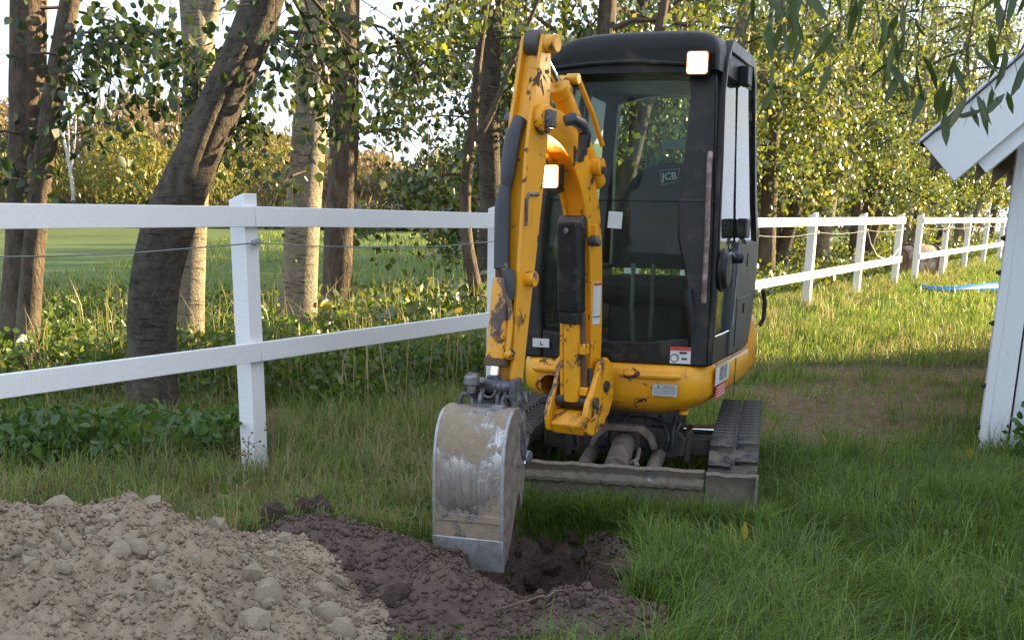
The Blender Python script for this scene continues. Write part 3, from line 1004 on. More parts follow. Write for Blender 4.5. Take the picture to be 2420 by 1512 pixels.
# ---------------- upper body: yellow skirt
def skirt_ring(z, inset, dx=0):
    pts = []
    for i in range(64):
        a = 2 * math.pi * (i + .5) / 64
        c, s_ = math.cos(a), math.sin(a)
        e = .32
        x = .01 + (.495 - inset) * math.copysign(abs(c) ** e, c)
        y = math.copysign(abs(s_) ** e, s_)
        y = (.06 + (.66 - inset) * y) if y < 0 else (.06 + (.74 - inset * .6) * y)
        if y < -.3: y -= .03 * (1 - (x / .5) ** 2)
        lift = .05 * max(0, -x) if z < .55 else 0
        if z < .55 and x > .25: lift += .10 * (x - .25)
        pts.append((x, y, z + lift))
    return pts
mb = MB().loft([skirt_ring(z, i) for z, i in ((.452, .16), (.462, .115), (.482, .06), (.515, .022), (.56, .004), (.62, 0), (.675, .002), (.692, .010), (.700, .024))])
body = P(mb, 'skirt', 'yellow', 'U', sharp=40)
# openings for the swing post, cut out for good
def cut(obj, cutters):
    for c in cutters:
        co = place('cutter', c.mesh('cutter'))
        co.matrix_world = (EX.matrix_world if False else Matrix.Identity(4))
        co.location = Vector((OX, OY, 0))
        co.rotation_euler = (0, 0, R(-20))
        bpy.context.view_layer.update()
        md = obj.modifiers.new('b', 'BOOLEAN')
        md.operation = 'DIFFERENCE'
        md.object = co
        md.solver = 'EXACT'
        dg = bpy.context.evaluated_depsgraph_get()
        me = bpy.data.meshes.new_from_object(obj.evaluated_get(dg))
        obj.modifiers.clear()
        old = obj.data
        obj.data = me
        bpy.data.objects.remove(co)
    obj.data.shade_smooth()
    obj.data.set_sharp_from_angle(angle=R(40))
def rrect(x0, x1, z0, z1, r, n=5):
    pts = []
    for cx, cz, a0 in ((x1 - r, z1 - r, 0), (x0 + r, z1 - r, 90), (x0 + r, z0 + r, 180), (x1 - r, z0 + r, 270)):
        for i in range(n + 1):
            a = R(a0 + 90 * i / n)
            pts.append((cx + r * math.cos(a), cz + r * math.sin(a)))
    return pts
bpy.context.view_layer.update()
cut(body, [MB().prism(rrect(-.335, .045, .515, .625, .045), lambda a, b, t: (a, t, b), -1.0, -.32)])
P(MB().box((-.15, -.35, .56), (.42, .02, .16)), 'swing_recess', 'dark', 'U', body)
for x0, x1 in ((-.37, -.19), (.075, .37)):
    n = 12
    pts = [(x0 + (x1 - x0) * i / n, -.606 - .030 * (1 - ((x0 + (x1 - x0) * i / n) / .5) ** 2), .656) for i in range(n + 1)]
    rad = [.010] + [.019] * (n - 1) + [.010]
    P(MB().tube(pts, rad, 10), 'stiffening_rib', 'yellow', 'U', body)
pl = P(MB().box((.30, -.633, .590), (.118, .006, .055), Matrix.Rotation(R(4), 3, 'Z')), 'maker_plate', 'label_silver', 'U', body)
for i in range(4):
    w = .10 if i else .05
    P(MB().box((.30 if i else .318, -.6375, .610 - i * .011), (w, .002, .0035), Matrix.Rotation(R(4), 3, 'Z')), 'printed_line', 'gray_print', 'U', pl)
me = text_mesh('CE', .016, .0004)
me.transform(Matrix.Translation((.262, -.6385, .606)))
P(me, 'lettering', 'black_print', 'U', pl)
P(MB().cyl((.36, -.45, .452), (.36, -.45, .472), .025), 'drain_cap', 'yellow', 'U', body, bevel=.004)
dec = P(MB().box((.5065, -.285, .645), (.004, .34, .085)), 'model_decal', 'white_print', 'U', body)
me = text_mesh('8018', .098, .003)
me.transform(Matrix.Shear('XZ', 4, (.25, 0)) if False else Matrix.Identity(4))
me.transform(Matrix.Rotation(R(90), 4, 'Z'))
me.transform(Matrix.Translation((.510, -.27, .645)))
P(me, 'lettering', 'gray_print', 'U', dec)
P(MB().box((.5055, -.30, .563), (.004, .26, .066)), 'warning_decal', 'red_print', 'U', body)
for i in range(4):
    P(MB().box((.5085, -.30 + .0 * i, .585 - i * .014), (.002, .20, .003)), 'printed_line', 'white_print', 'U', dec)
P(MB().box((.505, .10, .58), (.005, .006, .2)), 'panel_seam', 'dark', 'U', body)
# counterweight / engine hood
def cw_ring(z, inset):
    pts = []
    for i in range(40):
        a = 2 * math.pi * (i + .5) / 40
        c, s_ = math.cos(a), math.sin(a)
        pts.append((.01 + (.50 - inset) * math.copysign(abs(c) ** .4, c), .70 + (.17 - inset * .5) * math.copysign(abs(s_) ** .5, s_), z))
    return pts
P(MB().loft([cw_ring(z, i) for z, i in ((.50, .10), (.53, .04), (.60, .0), (.78, .0), (.86, .03), (.89, .10))]), 'counterweight', 'yellow', 'U', sharp=45)
P(MB().tube([(.515, .78, 1.0), (.53, .80, .93), (.53, .80, .84), (.515, .78, .80)], .012, 8), 'grab_handle', 'black', 'U')

# ---------------- cab
XC = .02
def xr(z): return .485 - .030 * float(sstep(1.15, 2.1, z))
def xl(z): return -.44 + .135 * float(sstep(1.0, 2.15, z)) 
def yf(x, z): return -.535 - .05 * (1 - ((x - XC) / .48) ** 2) + .05 * float(sstep(1.3, 2.1, z))
def FRONT(t): return lambda a, b, q: (a, yf(a, b) + q + t, b)
def fpoly(poly, t0, t1, name, mat, parent=None, bevel=.006):
    return P(MB().prism(poly, FRONT(0), t0, t1), name, mat, 'U', parent, bevel)
pr = fpoly([(.39, .70), (.388, .83), (.371, 1.0), (.345, 1.15), (.306, 1.28), (.300, 1.45), (.312, 1.7), (.318, 1.92), (.30, 2.03), (.425, 2.03), (.440, 1.9), (.450, 1.7), (.466, 1.4), (.482, 1.0), (.485, .70)], -.012, .045, 'front_pillar', 'blackpaint', bevel=.012)
pl2 = fpoly([(-.44, .70), (-.440, 1.0), (-.415, 1.4), (-.365, 1.75), (-.31, 2.03), (-.22, 2.03), (-.285, 1.75), (-.345, 1.4), (-.365, 1.0), (-.355, .84), (-.345, .70)], -.010, .07, 'front_pillar', 'blackpaint', bevel=.012)
lowp = fpoly([(-.345, .702), (-.2, .702), (0, .702), (.2, .702), (.389, .702), (.386, .832), (.2, .806), (.0, .80), (-.2, .812), (-.352, .838)], 0, .05, 'lower_front_panel', 'blackpaint')
fpoly([(-.23, 1.995), (-.1, 2.01), (.05, 2.015), (.2, 2.01), (.31, 1.995), (.31, 2.06), (-.24, 2.06)], -.004, .05, 'windscreen_header', 'blackpaint')
fpoly([(.30, 1.452), (.305, 1.462), (.463, 1.458), (.463, 1.449)], -.0145, -.010, 'pillar_joint', 'black_print', pr, 0)
# worn grab rail on the pillar
P(MB().tube([(.432, -.56, 1.66), (.435, -.585, 1.63), (.440, -.592, 1.5), (.448, -.595, 1.3), (.452, -.595, 1.0)], .0125, 10), 'grab_rail', 'leather', 'U', pr)
P(MB().tube([(.465, -.538, 2.0), (.472, -.545, 1.5), (.486, -.55, 1.0), (.488, -.55, .72)], .011, 10), 'door_seal', 'black', 'U', pr)
# wiper lump on the pillar's inner edge
P(MB().tube([(.375, -.60, 1.06), (.395, -.61, .95), (.405, -.605, .86)], [.022, .022, .012], 10), 'wiper_motor', 'black', 'U', pr)
# windscreen panes following the bow
def pane_front(z0, z1, name, t=.022, nx=10, nz=5):
    m_ = MB()
    def inner(z):
        zs = [.70, .83, 1.0, 1.15, 1.28, 1.45, 1.7, 1.92, 2.03]
        return np.interp(z, zs, [-.35, -.352, -.365, -.352, -.352, -.335, -.292, -.252, -.22]), np.interp(z, zs, [.39, .388, .371, .345, .306, .300, .312, .318, .30])
    gr = []
    for j in range(nz + 1):
        z = z0 + (z1 - z0) * j / nz
        a, b = inner(z)
        gr.append([(a - .02 + (b - a + .04) * i / nx, z) for i in range(nx + 1)])
    for q in (0, .005):
        vs = [(x, yf(x, z) + t + q, z) for r_ in gr for x, z in r_]
        fs = [(j * (nx + 1) + i, j * (nx + 1) + i + 1, (j + 1) * (nx + 1) + i + 1, (j + 1) * (nx + 1) + i) for j in range(nz) for i in range(nx)]
        m_.add(vs, fs)
    return P(m_, name, 'glass', 'U')
up_pane = pane_front(1.452, 2.01, 'upper_windscreen')
lo_pane = pane_front(.80, 1.448, 'lower_windscreen', .028)
P(MB().tube([(-.35 + .65 * i / 12, yf(-.35 + .65 * i / 12, 1.45) + .026, 1.450) for i in range(13)], .0035, 6), 'pane_seal', 'black', 'U', lo_pane)
# paper tag and stickers
P(MB().box((.005, -.578, 1.362), (.068, .003, .075), Matrix.Rotation(R(3), 3, 'Y')), 'paper_tag', 'white_print', 'U', up_pane)
tg = P(MB().box((-.345, -.585, .775), (.085, .004, .042)), 'torn_sticker', 'white_print', 'U', lowp)
me = text_mesh('L.', .026, .001)
me.transform(Matrix.Translation((-.34, -.588, .772)))
P(me, 'lettering', 'black_print', 'U', tg)
st = P(MB().box((.352, -.570, .752), (.098, .004, .078), Matrix.Rotation(R(5), 3, 'Z')), 'safety_sticker', 'white_print', 'U', lowp)
P(MB().box((.352, -.5735, .783), (.098, .003, .017), Matrix.Rotation(R(5), 3, 'Z')), 'red_band', 'red_print', 'U', st)
P(MB().box((.365, -.5735, .764), (.035, .003, .009), Matrix.Rotation(R(5), 3, 'Z')), 'black_bar', 'black_print', 'U', st)
ring = MB()
ring.tube([(.325 + .018 * math.cos(a), -.5755, .738 + .018 * math.sin(a)) for a in [2 * math.pi * i / 18 for i in range(19)]], .0022, 6)
ring.box((.372, -.572, .736), (.026, .003, .008))
P(ring, 'printed_ring', 'black_print', 'U', st)
# roof
def roof_ring(y, k, drop=0):
    pts = []
    a0, b0, c0, h0 = -.345, .452, 2.005, .175
    xc, hw = (a0 + b0) / 2, (b0 - a0) / 2 * k
    for i in range(25):
        a = math.pi * i / 24
        c, s_ = math.cos(a), math.sin(a)
        ex_, ez_ = (.55, .62) if c < 0 else (.42, .42)
        pts.append((xc + hw * math.copysign(abs(c) ** ex_, c), y, c0 + (h0 - drop) * abs(s_) ** ez_ + .012 * (c if s_ > .05 else 0)))
    for i in range(1, 12):
        pts.append((xc - hw + 2 * hw * i / 12, y, c0 - .008))
    return pts
rings = [roof_ring(y, k, d) for y, k, d in ((-.605, .93, .085), (-.612, .97, .05), (-.60, .99, .025), (-.56, 1.0, .008), (-.4, 1.005, 0), (0, 1.01, 0), (.30, 1.0, .005), (.42, .99, .01), (.48, .97, .04), (.49, .94, .09))]
roof = P(MB().loft(rings), 'roof', 'black', 'U', sharp=50)
P(MB().tube([(-.33 + .70 * i / 14, -.612 - .018 * math.sin(math.pi * i / 14), 2.022 + .020 * math.sin(math.pi * i / 14)) for i in range(15)], .010, 8), 'roof_rib', 'black', 'U', roof)
def lamp(frame, c, yaw, w, h, lit, parent=None):
    rot = Matrix.Rotation(yaw, 3, 'Z')
    c = Vector(c)
    hd = MB()
    o_ = rrect(-w / 2 - .010, w / 2 + .010, -h / 2 - .010, h / 2 + .010, .012, 3)
    i_ = rrect(-w / 2 * .7, w / 2 * .7, -h / 2 * .7, h / 2 * .7, .012, 3)
    hd.loft([[tuple(c + rot @ Vector((a, q, b))) for a, b in pl_] for pl_, q in ((o_, -.012), (o_, .03), (i_, .065))])
    h_ = P(hd, 'work_lamp', 'black', frame, parent, bevel=.003)
    ln = MB()
    l_ = rrect(-w / 2, w / 2, -h / 2, h / 2, .010, 4)
    l2 = rrect(-w / 2 * .9, w / 2 * .9, -h / 2 * .9, h / 2 * .9, .010, 4)
    ln.loft([[tuple(c + rot @ Vector((a, q, b))) for a, b in pl_] for pl_, q in ((l_, -.006), (l_, -.016), (l2, -.019))])
    P(ln, 'lens', 'lamp_lit' if lit else 'lamp_off', frame, h_, label='glowing warm lamp lens' if lit else None)
    if lit:
        rm_ = MB()
        l3 = rrect(-w / 2 - .005, w / 2 + .005, -h / 2 - .005, h / 2 + .005, .012, 4)
        rm_.loft([[tuple(c + rot @ Vector((a, q, b))) for a, b in l3] for q in (-.008, -.0145)])
        P(rm_, 'lens_edge_glow', 'lamp_edge_glow', frame, h_)  # added ring that gives the lit lens its orange edge glow
    return h_
lamp('U', (.365, -.635, 2.028), R(6), .082, .082, True)
lamp('U', (-.375, -.60, 2.005), R(0), .085, .075, False)
P(MB().box((-.365, -.585, 2.05), (.10, .07, .022)), 'lamp_bracket', 'black', 'U', bevel=.004)
# right side: y, z polygons laid on the tumblehome
def RS(a, b, q): return (xr(b) + q, a, b)
def LS(a, b, q): return (xl(b) - q, a, b)
def side(poly, t0, t1, name, mat, parent=None, bevel=.005, fn=RS): return P(MB().prism(poly, fn, t0, t1), name, mat, 'U', parent, bevel)
door = side([(-.515, .705), (-.515, 1.2), (-.505, 1.6), (-.49, 1.93), (-.45, 2.06), (-.35, 2.155), (-.26, 2.16), (-.36, 2.115), (-.43, 2.02), (-.468, 1.90), (-.482, 1.6), (-.488, 1.2), (-.488, .705)], -.03, .010, 'door_frame', 'blackpaint')
side([(-.462, .705), (-.462, .83), (-.08, .83), (-.08, .705)], -.025, 0, 'lower_door_panel', 'blackpaint', door)
P(MB().tube([(.487, -.46, .836), (.487, -.08, .836)], .005, 8), 'trim_strip', 'chrome', 'U', door)
P(MB().tube([(.505, -.46, .706), (.505, .12, .706), (.505, .44, .706)], .005, 8), 'sill_trim', 'steel', 'U', door)
side([(-.35, 2.105), (.24, 2.105), (.27, 2.16), (-.34, 2.16)], -.03, .008, 'top_rail', 'blackpaint', door)
rearp = side([(.24, 2.13), (.31, 2.04), (.36, 1.85), (.46, 1.5), (.575, 1.25), (.61, 1.25), (.61, .95), (.66, .95), (.66, 1.28), (.53, 1.5), (.42, 1.86), (.365, 2.06), (.29, 2.15)], -.03, .008, 'rear_pillar', 'blackpaint')
side([(-.488, 1.22), (-.482, 1.6), (-.466, 1.90), (-.425, 2.02), (-.35, 2.08), (-.10, 2.09), (-.06, 1.7), (.0, 1.25), (-.06, 1.235), (-.10, 1.2)], -.018, -.013, 'door_glass', 'glass', None, 0)
side([(-.095, 2.09), (.24, 2.09), (.31, 2.02), (.36, 1.84), (.45, 1.5), (.565, 1.255), (.0, 1.255), (-.055, 1.7)], -.012, -.007, 'sliding_glass', 'glass', None, 0)
side([(-.488, .835), (-.488, 1.225), (-.10, 1.205), (-.08, 1.17), (-.08, .835)], -.018, -.013, 'lower_door_glass', 'glass', None, 0)
P(MB().tube([(xr(2.08) - .026, -.095, 2.09), (xr(1.7) - .026, -.06, 1.7), (xr(1.25) - .026, .0, 1.25)], .004, 6), 'glass_mullion', 'black', 'U')
rp = side([(-.08, .712), (-.08, 1.15), (-.04, 1.225), (.06, 1.265), (.35, 1.275), (.60, 1.262), (.61, 1.1), (.60, .90), (.54, .76), (.46, .712)], -.03, .010, 'side_cover', 'graypanel')
side([(.06, .745), (.06, .99), (.44, .99), (.44, .80), (.40, .745)], .010, .014, 'cover_flap', 'graypanel', rp, .003)
side([(.24, .905), (.24, .955), (.275, .955), (.275, .905)], .014, .019, 'flap_latch', 'black', rp, .003)
side([(.30, 1.14), (.285, 1.175), (.30, 1.21), (.315, 1.175)], .010, .013, 'key_hole', 'black_print', rp, 0)
P(MB().box((xr(2.04) + .022, -.05, 2.035), (.045, .12, .085)), 'door_hinge', 'black', 'U', bevel=.006)
lb = P(MB().box((xr(1.33) + .024, .03, 1.335), (.05, .12, .095)), 'door_latch', 'black', 'U', bevel=.008)
P(MB().tube([(.50, .03, 1.29), (.515, .06, 1.265), (.50, .09, 1.27)], .009, 8), 'latch_link', 'chrome', 'U', lb)
P(MB().tube([(.497, .0, 1.29), (.500, -.02, 1.1), (.502, -.06, .86)], .005, 6), 'latch_rod', 'steel', 'U', lb)
mb = MB()
mb.loft([[(.492 + d, -.46 + r_ * math.cos(a), 1.145 + r_ * 1.0 * math.sin(a)) for a in [2 * math.pi * i / 32 for i in range(32)]] for d, r_ in ((0, .088), (.008, .099), (.02, .099), (.024, .086), (.036, .082), (.044, .070), (.046, .03))])
mir = P(mb, 'round_mirror', 'black', 'U', sharp=30)
P(MB().cyl((.50, -.28, 1.20), (.56, -.25, 1.195), .030, .022, 16), 'mirror_mount', 'black', 'U', mir, bevel=.004)
P(MB().tube([(.53, -.26, 1.195), (.52, -.36, 1.22), (.51, -.42, 1.20)], .009, 8), 'mirror_arm', 'steel', 'U', mir)
# left side
side([(-.50, .70), (-.50, .83), (.60, .83), (.60, .70)], -.03, 0, 'lower_side_panel', 'blackpaint', None, .005, LS)
for a, b in (((-.16, 2.03), (-.13, .83)), ((-.08, 2.03), (-.05, .83))):
    side([(a[0], a[1]), (a[0] + .022, a[1]), (b[0] + .022, b[1]), (b[0], b[1])], -.03, 0, 'side_window_post', 'blackpaint', None, .003, LS)
side([(-.48, .83), (-.47, 1.5), (-.44, 2.02), (.34, 2.02), (.45, 1.5), (.57, .83)], -.018, -.013, 'side_glass', 'glass', None, 0, LS)
# rear wall
def RW(a, b, q): return (a, .62 - .24 * float(sstep(1.2, 2.1, b)) + q, b)
def rear(poly, t0, t1, name, mat, parent=None, bevel=.006): return P(MB().prism(poly, RW, t0, t1), name, mat, 'U', parent, bevel)
rear([(-.44, .72), (-.43, 1.3), (-.38, 1.7), (-.33, 2.08), (-.25, 2.08), (-.30, 1.7), (-.335, 1.3), (-.34, .72)], -.05, .02, 'rear_pillar', 'blackpaint')
rear([(.36, .72), (.36, 1.3), (.34, 1.7), (.30, 2.08), (.44, 2.08), (.45, 1.7), (.48, 1.3), (.485, .72)], -.05, .02, 'rear_pillar', 'blackpaint')
rear([(-.34, 2.09), (-.28, 1.955), (-.1, 1.99), (.05, 2.0), (.2, 1.99), (.36, 1.955), (.42, 2.09)], -.05, .02, 'rear_header', 'blackpaint')
rear([(-.44, .70), (-.44, .86), (.485, .86), (.485, .70)], -.03, .02, 'rear_panel', 'blackpaint')
rgl = rear([(-.34, .85), (-.335, 1.3), (-.30, 1.7), (-.27, 1.97), (.0, 2.0), (.32, 1.97), (.35, 1.7), (.37, 1.3), (.37, .85)], -.005, .0, 'rear_glass', 'glass', None, 0)
me = text_mesh('Røde', .062, .001, True)
me.transform(Matrix.Translation((-.005, RW(0, 1.955, -.012)[1], 1.955)))
P(me, 'mirrored_lettering', 'black_print', 'U', rgl)
me = text_mesh('lle', .15, -.002, True)
me.transform(Matrix.Translation((-.12, RW(0, 1.64, -.012)[1], 1.645)))
P(me, 'mirrored_lettering', 'decal_film', 'U', rgl)
mb = MB()
em = [(.035 + .055 * math.cos(a) * (1 - .25 * math.sin(a)), 1.83 + .075 * math.sin(a)) for a in [R(-30 + 240 * i / 22) for i in range(23)]]
mb.tube([(x, RW(x, z, -.012)[1], z) for x, z in em], .004, 6)
mb.tube([(x, RW(x, z, -.012)[1], z) for x, z in ((.035 + .03 * math.cos(a), 1.83 + .05 * math.sin(a)) for a in [R(-60 + 300 * i / 14) for i in range(15)])], .003, 6)
mb.prism([(-.02, 1.735), (.085, 1.735), (.095, 1.785), (-.03, 1.785)], lambda a, b, q: (a, RW(a, b, q)[1], b), -.014, -.010)
P(mb, 'crest_decal', 'decal_film', 'U', rgl)
# cab floor and inside
P(MB().box((.02, .03, .715), (.90, 1.10, .03)), 'cab_floor', 'black', 'U', bevel=.005)
seat = MB()
sp = [(-.21, 1.12), (-.215, 1.35), (-.19, 1.47), (-.13, 1.57), (-.05, 1.635), (.03, 1.655), (.11, 1.655), (.19, 1.635), (.27, 1.57), (.33, 1.47), (.35, 1.35), (.345, 1.12)]
seat.loft([[(XC + .05 + (a - .07) * k + .0, .16 + q + .20 * (b - 1.1) * .5, 1.1 + (b - 1.1) * (.97 + .03 * k)) for a, b in sp] for q, k in ((-.035, .90), (-.015, .98), (.02, 1.0), (.06, .98), (.075, .92))])
sb = P(seat, 'seat_backrest', 'seat', 'U', sharp=60)
P(MB().box((.07, -.03, 1.02), (.50, .44, .14)), 'seat_cushion', 'seat', 'U', bevel=.05)
P(MB().box((.07, .02, .85), (.40, .36, .24)), 'seat_pedestal', 'black', 'U', bevel=.02)
lg = MB()
fr = [(-.045, .028), (.045, .04), (.038, -.022), (-.032, -.042)]
for i in range(4):
    a, b = fr[i], fr[(i + 1) % 4]
    lg.bar((.080 + a[0] * 1.15, .168, 1.585 + a[1]), (.080 + b[0] * 1.15, .168, 1.585 + b[1]), .004, .004)
P(lg, 'logo_frame', 'gray_print', 'U', sb)
me = text_mesh('JCB', .050, .0008)
me.transform(Matrix.Rotation(R(-4), 4, 'Y'))
me.transform(Matrix.Translation((.080, .164, 1.585)))
P(me, 'logo_lettering', 'white_print', 'U', sb)
for sx in (-.27, .36):
    P(MB().box((XC + sx, -.02, .97), (.10, .40, .34)), 'arm_console', 'black', 'U', bevel=.02)
    jm = MB().tube([(XC + sx, -.17, 1.13), (XC + sx, -.19, 1.22), (XC + sx, -.20, 1.27)], [.012, .010, .012], 10)
    jm.tube([(XC + sx, -.20, 1.25), (XC + sx, -.205, 1.30), (XC + sx, -.21, 1.35)], [.018, .024, .016], 12)
    P(jm, 'control_lever', 'black', 'U')
P(MB().tube([(.06, -.33, .73), (.05, -.36, .95), (.05, -.37, 1.16)], .011, 8), 'travel_lever', 'steel', 'U')
P(MB().tube([(.14, -.33, .73), (.15, -.36, .95), (.15, -.37, 1.16)], .011, 8), 'travel_lever', 'steel', 'U')
P(MB().box((.09, -.42, .755), (.34, .12, .04)), 'foot_pedal', 'black', 'U', bevel=.01)
P(MB().tube([(-.22, -.46, 2.0), (-.22, -.44, 1.96), (-.14, -.44, 1.955)], .012, 8), 'sun_blind_clip', 'black', 'U')

# ---------------- boom, dipper and bucket (s forward, z up, off sideways)
def bp(s, z, off=0.0): return (off, -s, z)
def ribbon(pts, hw):
    """outline round a centre line in s, z"""
    L_, R_ = [], []
    for i, (s, z) in enumerate(pts):
        a = Vector(pts[max(i - 1, 0)])
        b = Vector(pts[min(i + 1, len(pts) - 1)])
        d = (b - a).normalized()
        n_ = Vector((-d.y, d.x))
        L_.append((s + n_.x * hw[i], z + n_.y * hw[i]))
        R_.append((s - n_.x * hw[i], z - n_.y * hw[i]))
    return L_ + R_[::-1]
def plates(pts, hw, w, name, mat, tp=.014, inner=.018, web=True):
    """box section: two side plates standing proud of the web"""
    sp_, sh = smooth_line(pts, hw)
    web_ = MB().prism(ribbon(sp_, [h - inner for h in sh]), lambda a, b, t: bp(a, b, t), -w / 2 + .004, w / 2 - .004)
    o = P(web_, name, mat, 'B', bevel=.006, sharp=40)
    for sx in (-1, 1):
        pm = MB().prism(ribbon(sp_, sh), lambda a, b, t: bp(a, b, t), sx * w / 2 - tp / 2, sx * w / 2 + tp / 2)
        P(pm, 'side_plate', mat, 'B', o, bevel=.003, sharp=40)
    return o
boom = plates([(-.04, .57), (-.045, .80), (-.025, 1.05), (.01, 1.30), (.085, 1.48), (.20, 1.63), (.35, 1.72), (.53, 1.75)], [.045, .052, .056, .062, .066, .066, .062, .050], .104, 'boom', 'yellow')
stick = plates([(.497, 2.06), (.515, 1.90), (.537, 1.745), (.562, 1.59), (.60, 1.30), (.636, 1.046), (.665, .82), (.690, .62)], [.030, .055, .075, .082, .072, .060, .050, .040], .088, 'dipper_arm', 'yellow', .016, .030)
for z in (1.50, 1.12):
    P(MB().cyl(bp(np.interp(z, [.62, 2.06], [.69, .497]) - .01, z, .044), bp(np.interp(z, [.62, 2.06], [.69, .497]) - .01, z, .088), .032, n=20), 'side_boss', 'yellow_worn', 'B', stick, bevel=.004) if z < 1.3 else None
# pins
def pin(s, z, w, r, name='pivot_pin', mat='hitch', parent=None):
    return P(MB().cyl(bp(s, z, -w), bp(s, z, w), r, n=20), name, mat, 'B', parent, bevel=.004)
pin(.537, 1.745, .105, .030)
bs = P(MB().cyl(bp(.537, 1.745, .050), bp(.537, 1.745, .085), .058, n=24), 'pivot_boss', 'yellow_worn', 'B', bevel=.005)
P(MB().box(bp(.537, 1.745, .10), (.03, .05, .07)), 'pin_lock', 'hitch', 'B', bs, bevel=.006)
tb = P(MB().cyl(bp(.497, 2.03, .03), bp(.497, 2.03, .10), .035, n=20), 'ram_pin_boss', 'yellow_worn', 'B', stick, bevel=.005)
pin(.497, 2.03, .07, .020)
# dipper ram on top of the boom
g0, g1 = Vector(bp(-.10, 1.52)), Vector(bp(.30, 1.90))
dr = P(MB().cyl(g0, g1, .044, n=24), 'dipper_ram', 'yellow', 'B', bevel=.004)
P(MB().cyl(g1 - (g1 - g0).normalized() * .05, g1 + (g1 - g0).normalized() * .008, .052, n=24), 'ram_gland', 'yellow_worn', 'B', dr, bevel=.006)
P(MB().cyl(g1, Vector(bp(.485, 2.03)), .022, n=16), 'ram_rod', 'chrome', 'B', dr)
P(MB().cyl(bp(.497, 2.035, -.032), bp(.497, 2.035, .032), .052, n=20).box(bp(.47, 2.00), (.05, .06, .08)), 'ram_eye', 'dark', 'B', dr, bevel=.006)
P(MB().tube([bp(.26, 1.93, .035), bp(.24, 1.93, .062), bp(.10, 1.80, .066), bp(-.02, 1.68, .06)], .012, 8), 'hydraulic_pipe', 'yellow', 'B', dr)
P(MB().cyl(bp(.255, 1.925, .02), bp(.255, 1.925, .075), .022, n=14), 'pipe_union', 'yellow', 'B', dr, bevel=.003)
# hose elbows beside the boom nose
P(MB().tube([bp(.42, 1.745, .10), bp(.40, 1.755, .125), bp(.33, 1.74, .13), bp(.27, 1.70, .125), bp(.24, 1.66, .11)], [.022, .027, .027, .024, .018], 12), 'hose_elbow', 'hose', 'B', boom)
P(MB().tube([bp(.30, 1.70, .128), bp(.30, 1.64, .122), bp(.31, 1.60, .11)], [.022, .018, .010], 10), 'hose_end', 'hose', 'B', boom)
me = text_mesh('JCB', .085, .003)
me.transform(Matrix.Rotation(R(90), 4, 'Z'))
me.transform(Matrix.Translation((.0625, -.19, 1.625)))
P(me, 'logo_lettering', 'black_print', 'B', boom)
lugb = P(MB().cyl(bp(.05, 1.585, .045), bp(.05, 1.585, .100), .038, n=20), 'boom_boss', 'yellow', 'B', boom, bevel=.005)
P(MB().cyl(bp(.05, 1.57, .100), bp(.05, 1.57, .115), .014, n=8), 'bolt', 'hitch', 'B', lugb)
P(MB().cyl(bp(.05, 1.27, .05), bp(.05, 1.27, .09), .025, n=18).cyl(bp(.05, 1.26, .09), bp(.05, 1.26, .102), .016, n=6), 'boom_boss', 'hitch', 'B', boom, bevel=.003)
P(MB().box(bp(.05, 1.30, .072), (.03, .015, .08)), 'lug_plate', 'yellow', 'B', boom, bevel=.004)
dcl = P(MB().box(bp(-.025, .99, .0605), (.004, .075, .19)), 'lift_chart_decal', 'white_print', 'B', boom)
P(MB().box(bp(-.025, 1.077, .0635), (.002, .075, .012)), 'red_band', 'red_print', 'B', dcl)
P(MB().box(bp(-.025, .93, .0635), (.002, .07, .004)), 'printed_line', 'black_print', 'B', dcl)
lamp('B', bp(.285, 1.535, -.035), 0, .085, .085, True)
P(MB().tube([bp(.13, 1.49, -.045), bp(.20, 1.47, -.05), bp(.25, 1.50, -.055)], .010, 8), 'lamp_bracket', 'hitch', 'B', boom)
P(MB().bar(bp(.645, 1.44, .052), bp(.645, 1.33, .052), .012, .022).tube([bp(.64, 1.43, .052), bp(.62, 1.455, .052), bp(.55, 1.455, .056)], .009, 8), 'hose_guard', 'hitch', 'B', stick, bevel=.003)
# boom ram with its guard
r0, r1 = Vector(bp(.06, .545)), Vector(bp(.128, 1.36))
def on(t, off=0, ds=0):
    v = r0.lerp(r1, t)
    return Vector((v.x + off, v.y - ds, v.z))
br = P(MB().cyl(on(0), on(.56), .043, n=24), 'boom_ram', 'yellow_worn', 'B', bevel=.004)
P(MB().cyl(on(.5), on(1.0), .024, n=16), 'ram_rod', 'chrome', 'B', br)
P(MB().tube([on(.04, .055), on(.30, .055), on(.50, .052)], .013, 8), 'hydraulic_pipe', 'rust', 'B', br)
P(MB().tube([on(.02, -.056), on(.30, -.056), on(.50, -.052)], .013, 8), 'hydraulic_pipe', 'yellow_worn', 'B', br)
P(MB().box(on(.06, .06), (.035, .05, .04)), 'pipe_block', 'yellow_worn', 'B', br, bevel=.006)
P(MB().box(on(.30, .058), (.03, .05, .05)), 'pipe_block', 'yellow_worn', 'B', br, bevel=.006)
gm = MB()
gs = [(-.055, -.02), (-.055, .045), (-.045, .06), (.045, .06), (.055, .045), (.055, -.02)]
gm.loft([[tuple(on(t) + Vector((a, -b, 0))) for a, b in gs] for t in (.505, .56, .70, .85, .955, .985)])
gd = P(gm, 'ram_guard', 'blackpaint', 'B', bevel=.006)
P(MB().loft([[tuple(on(t) + Vector((a * .9, -b * .9, 0))) for a, b in gs] for t in (.44, .51)]), 'guard_skirt', 'black', 'B', gd, bevel=.003)
P(MB().cyl(on(.94) + Vector((0, -.06, 0)), on(.94) + Vector((0, -.068, 0)), .013, n=10), 'bolt', 'hitch', 'B', gd)
P(MB().cyl(on(.985) + Vector((-.06, 0, .0)), on(.985) + Vector((.06, 0, 0)), .03, n=18), 'ram_eye', 'dark', 'B', br, bevel=.004)
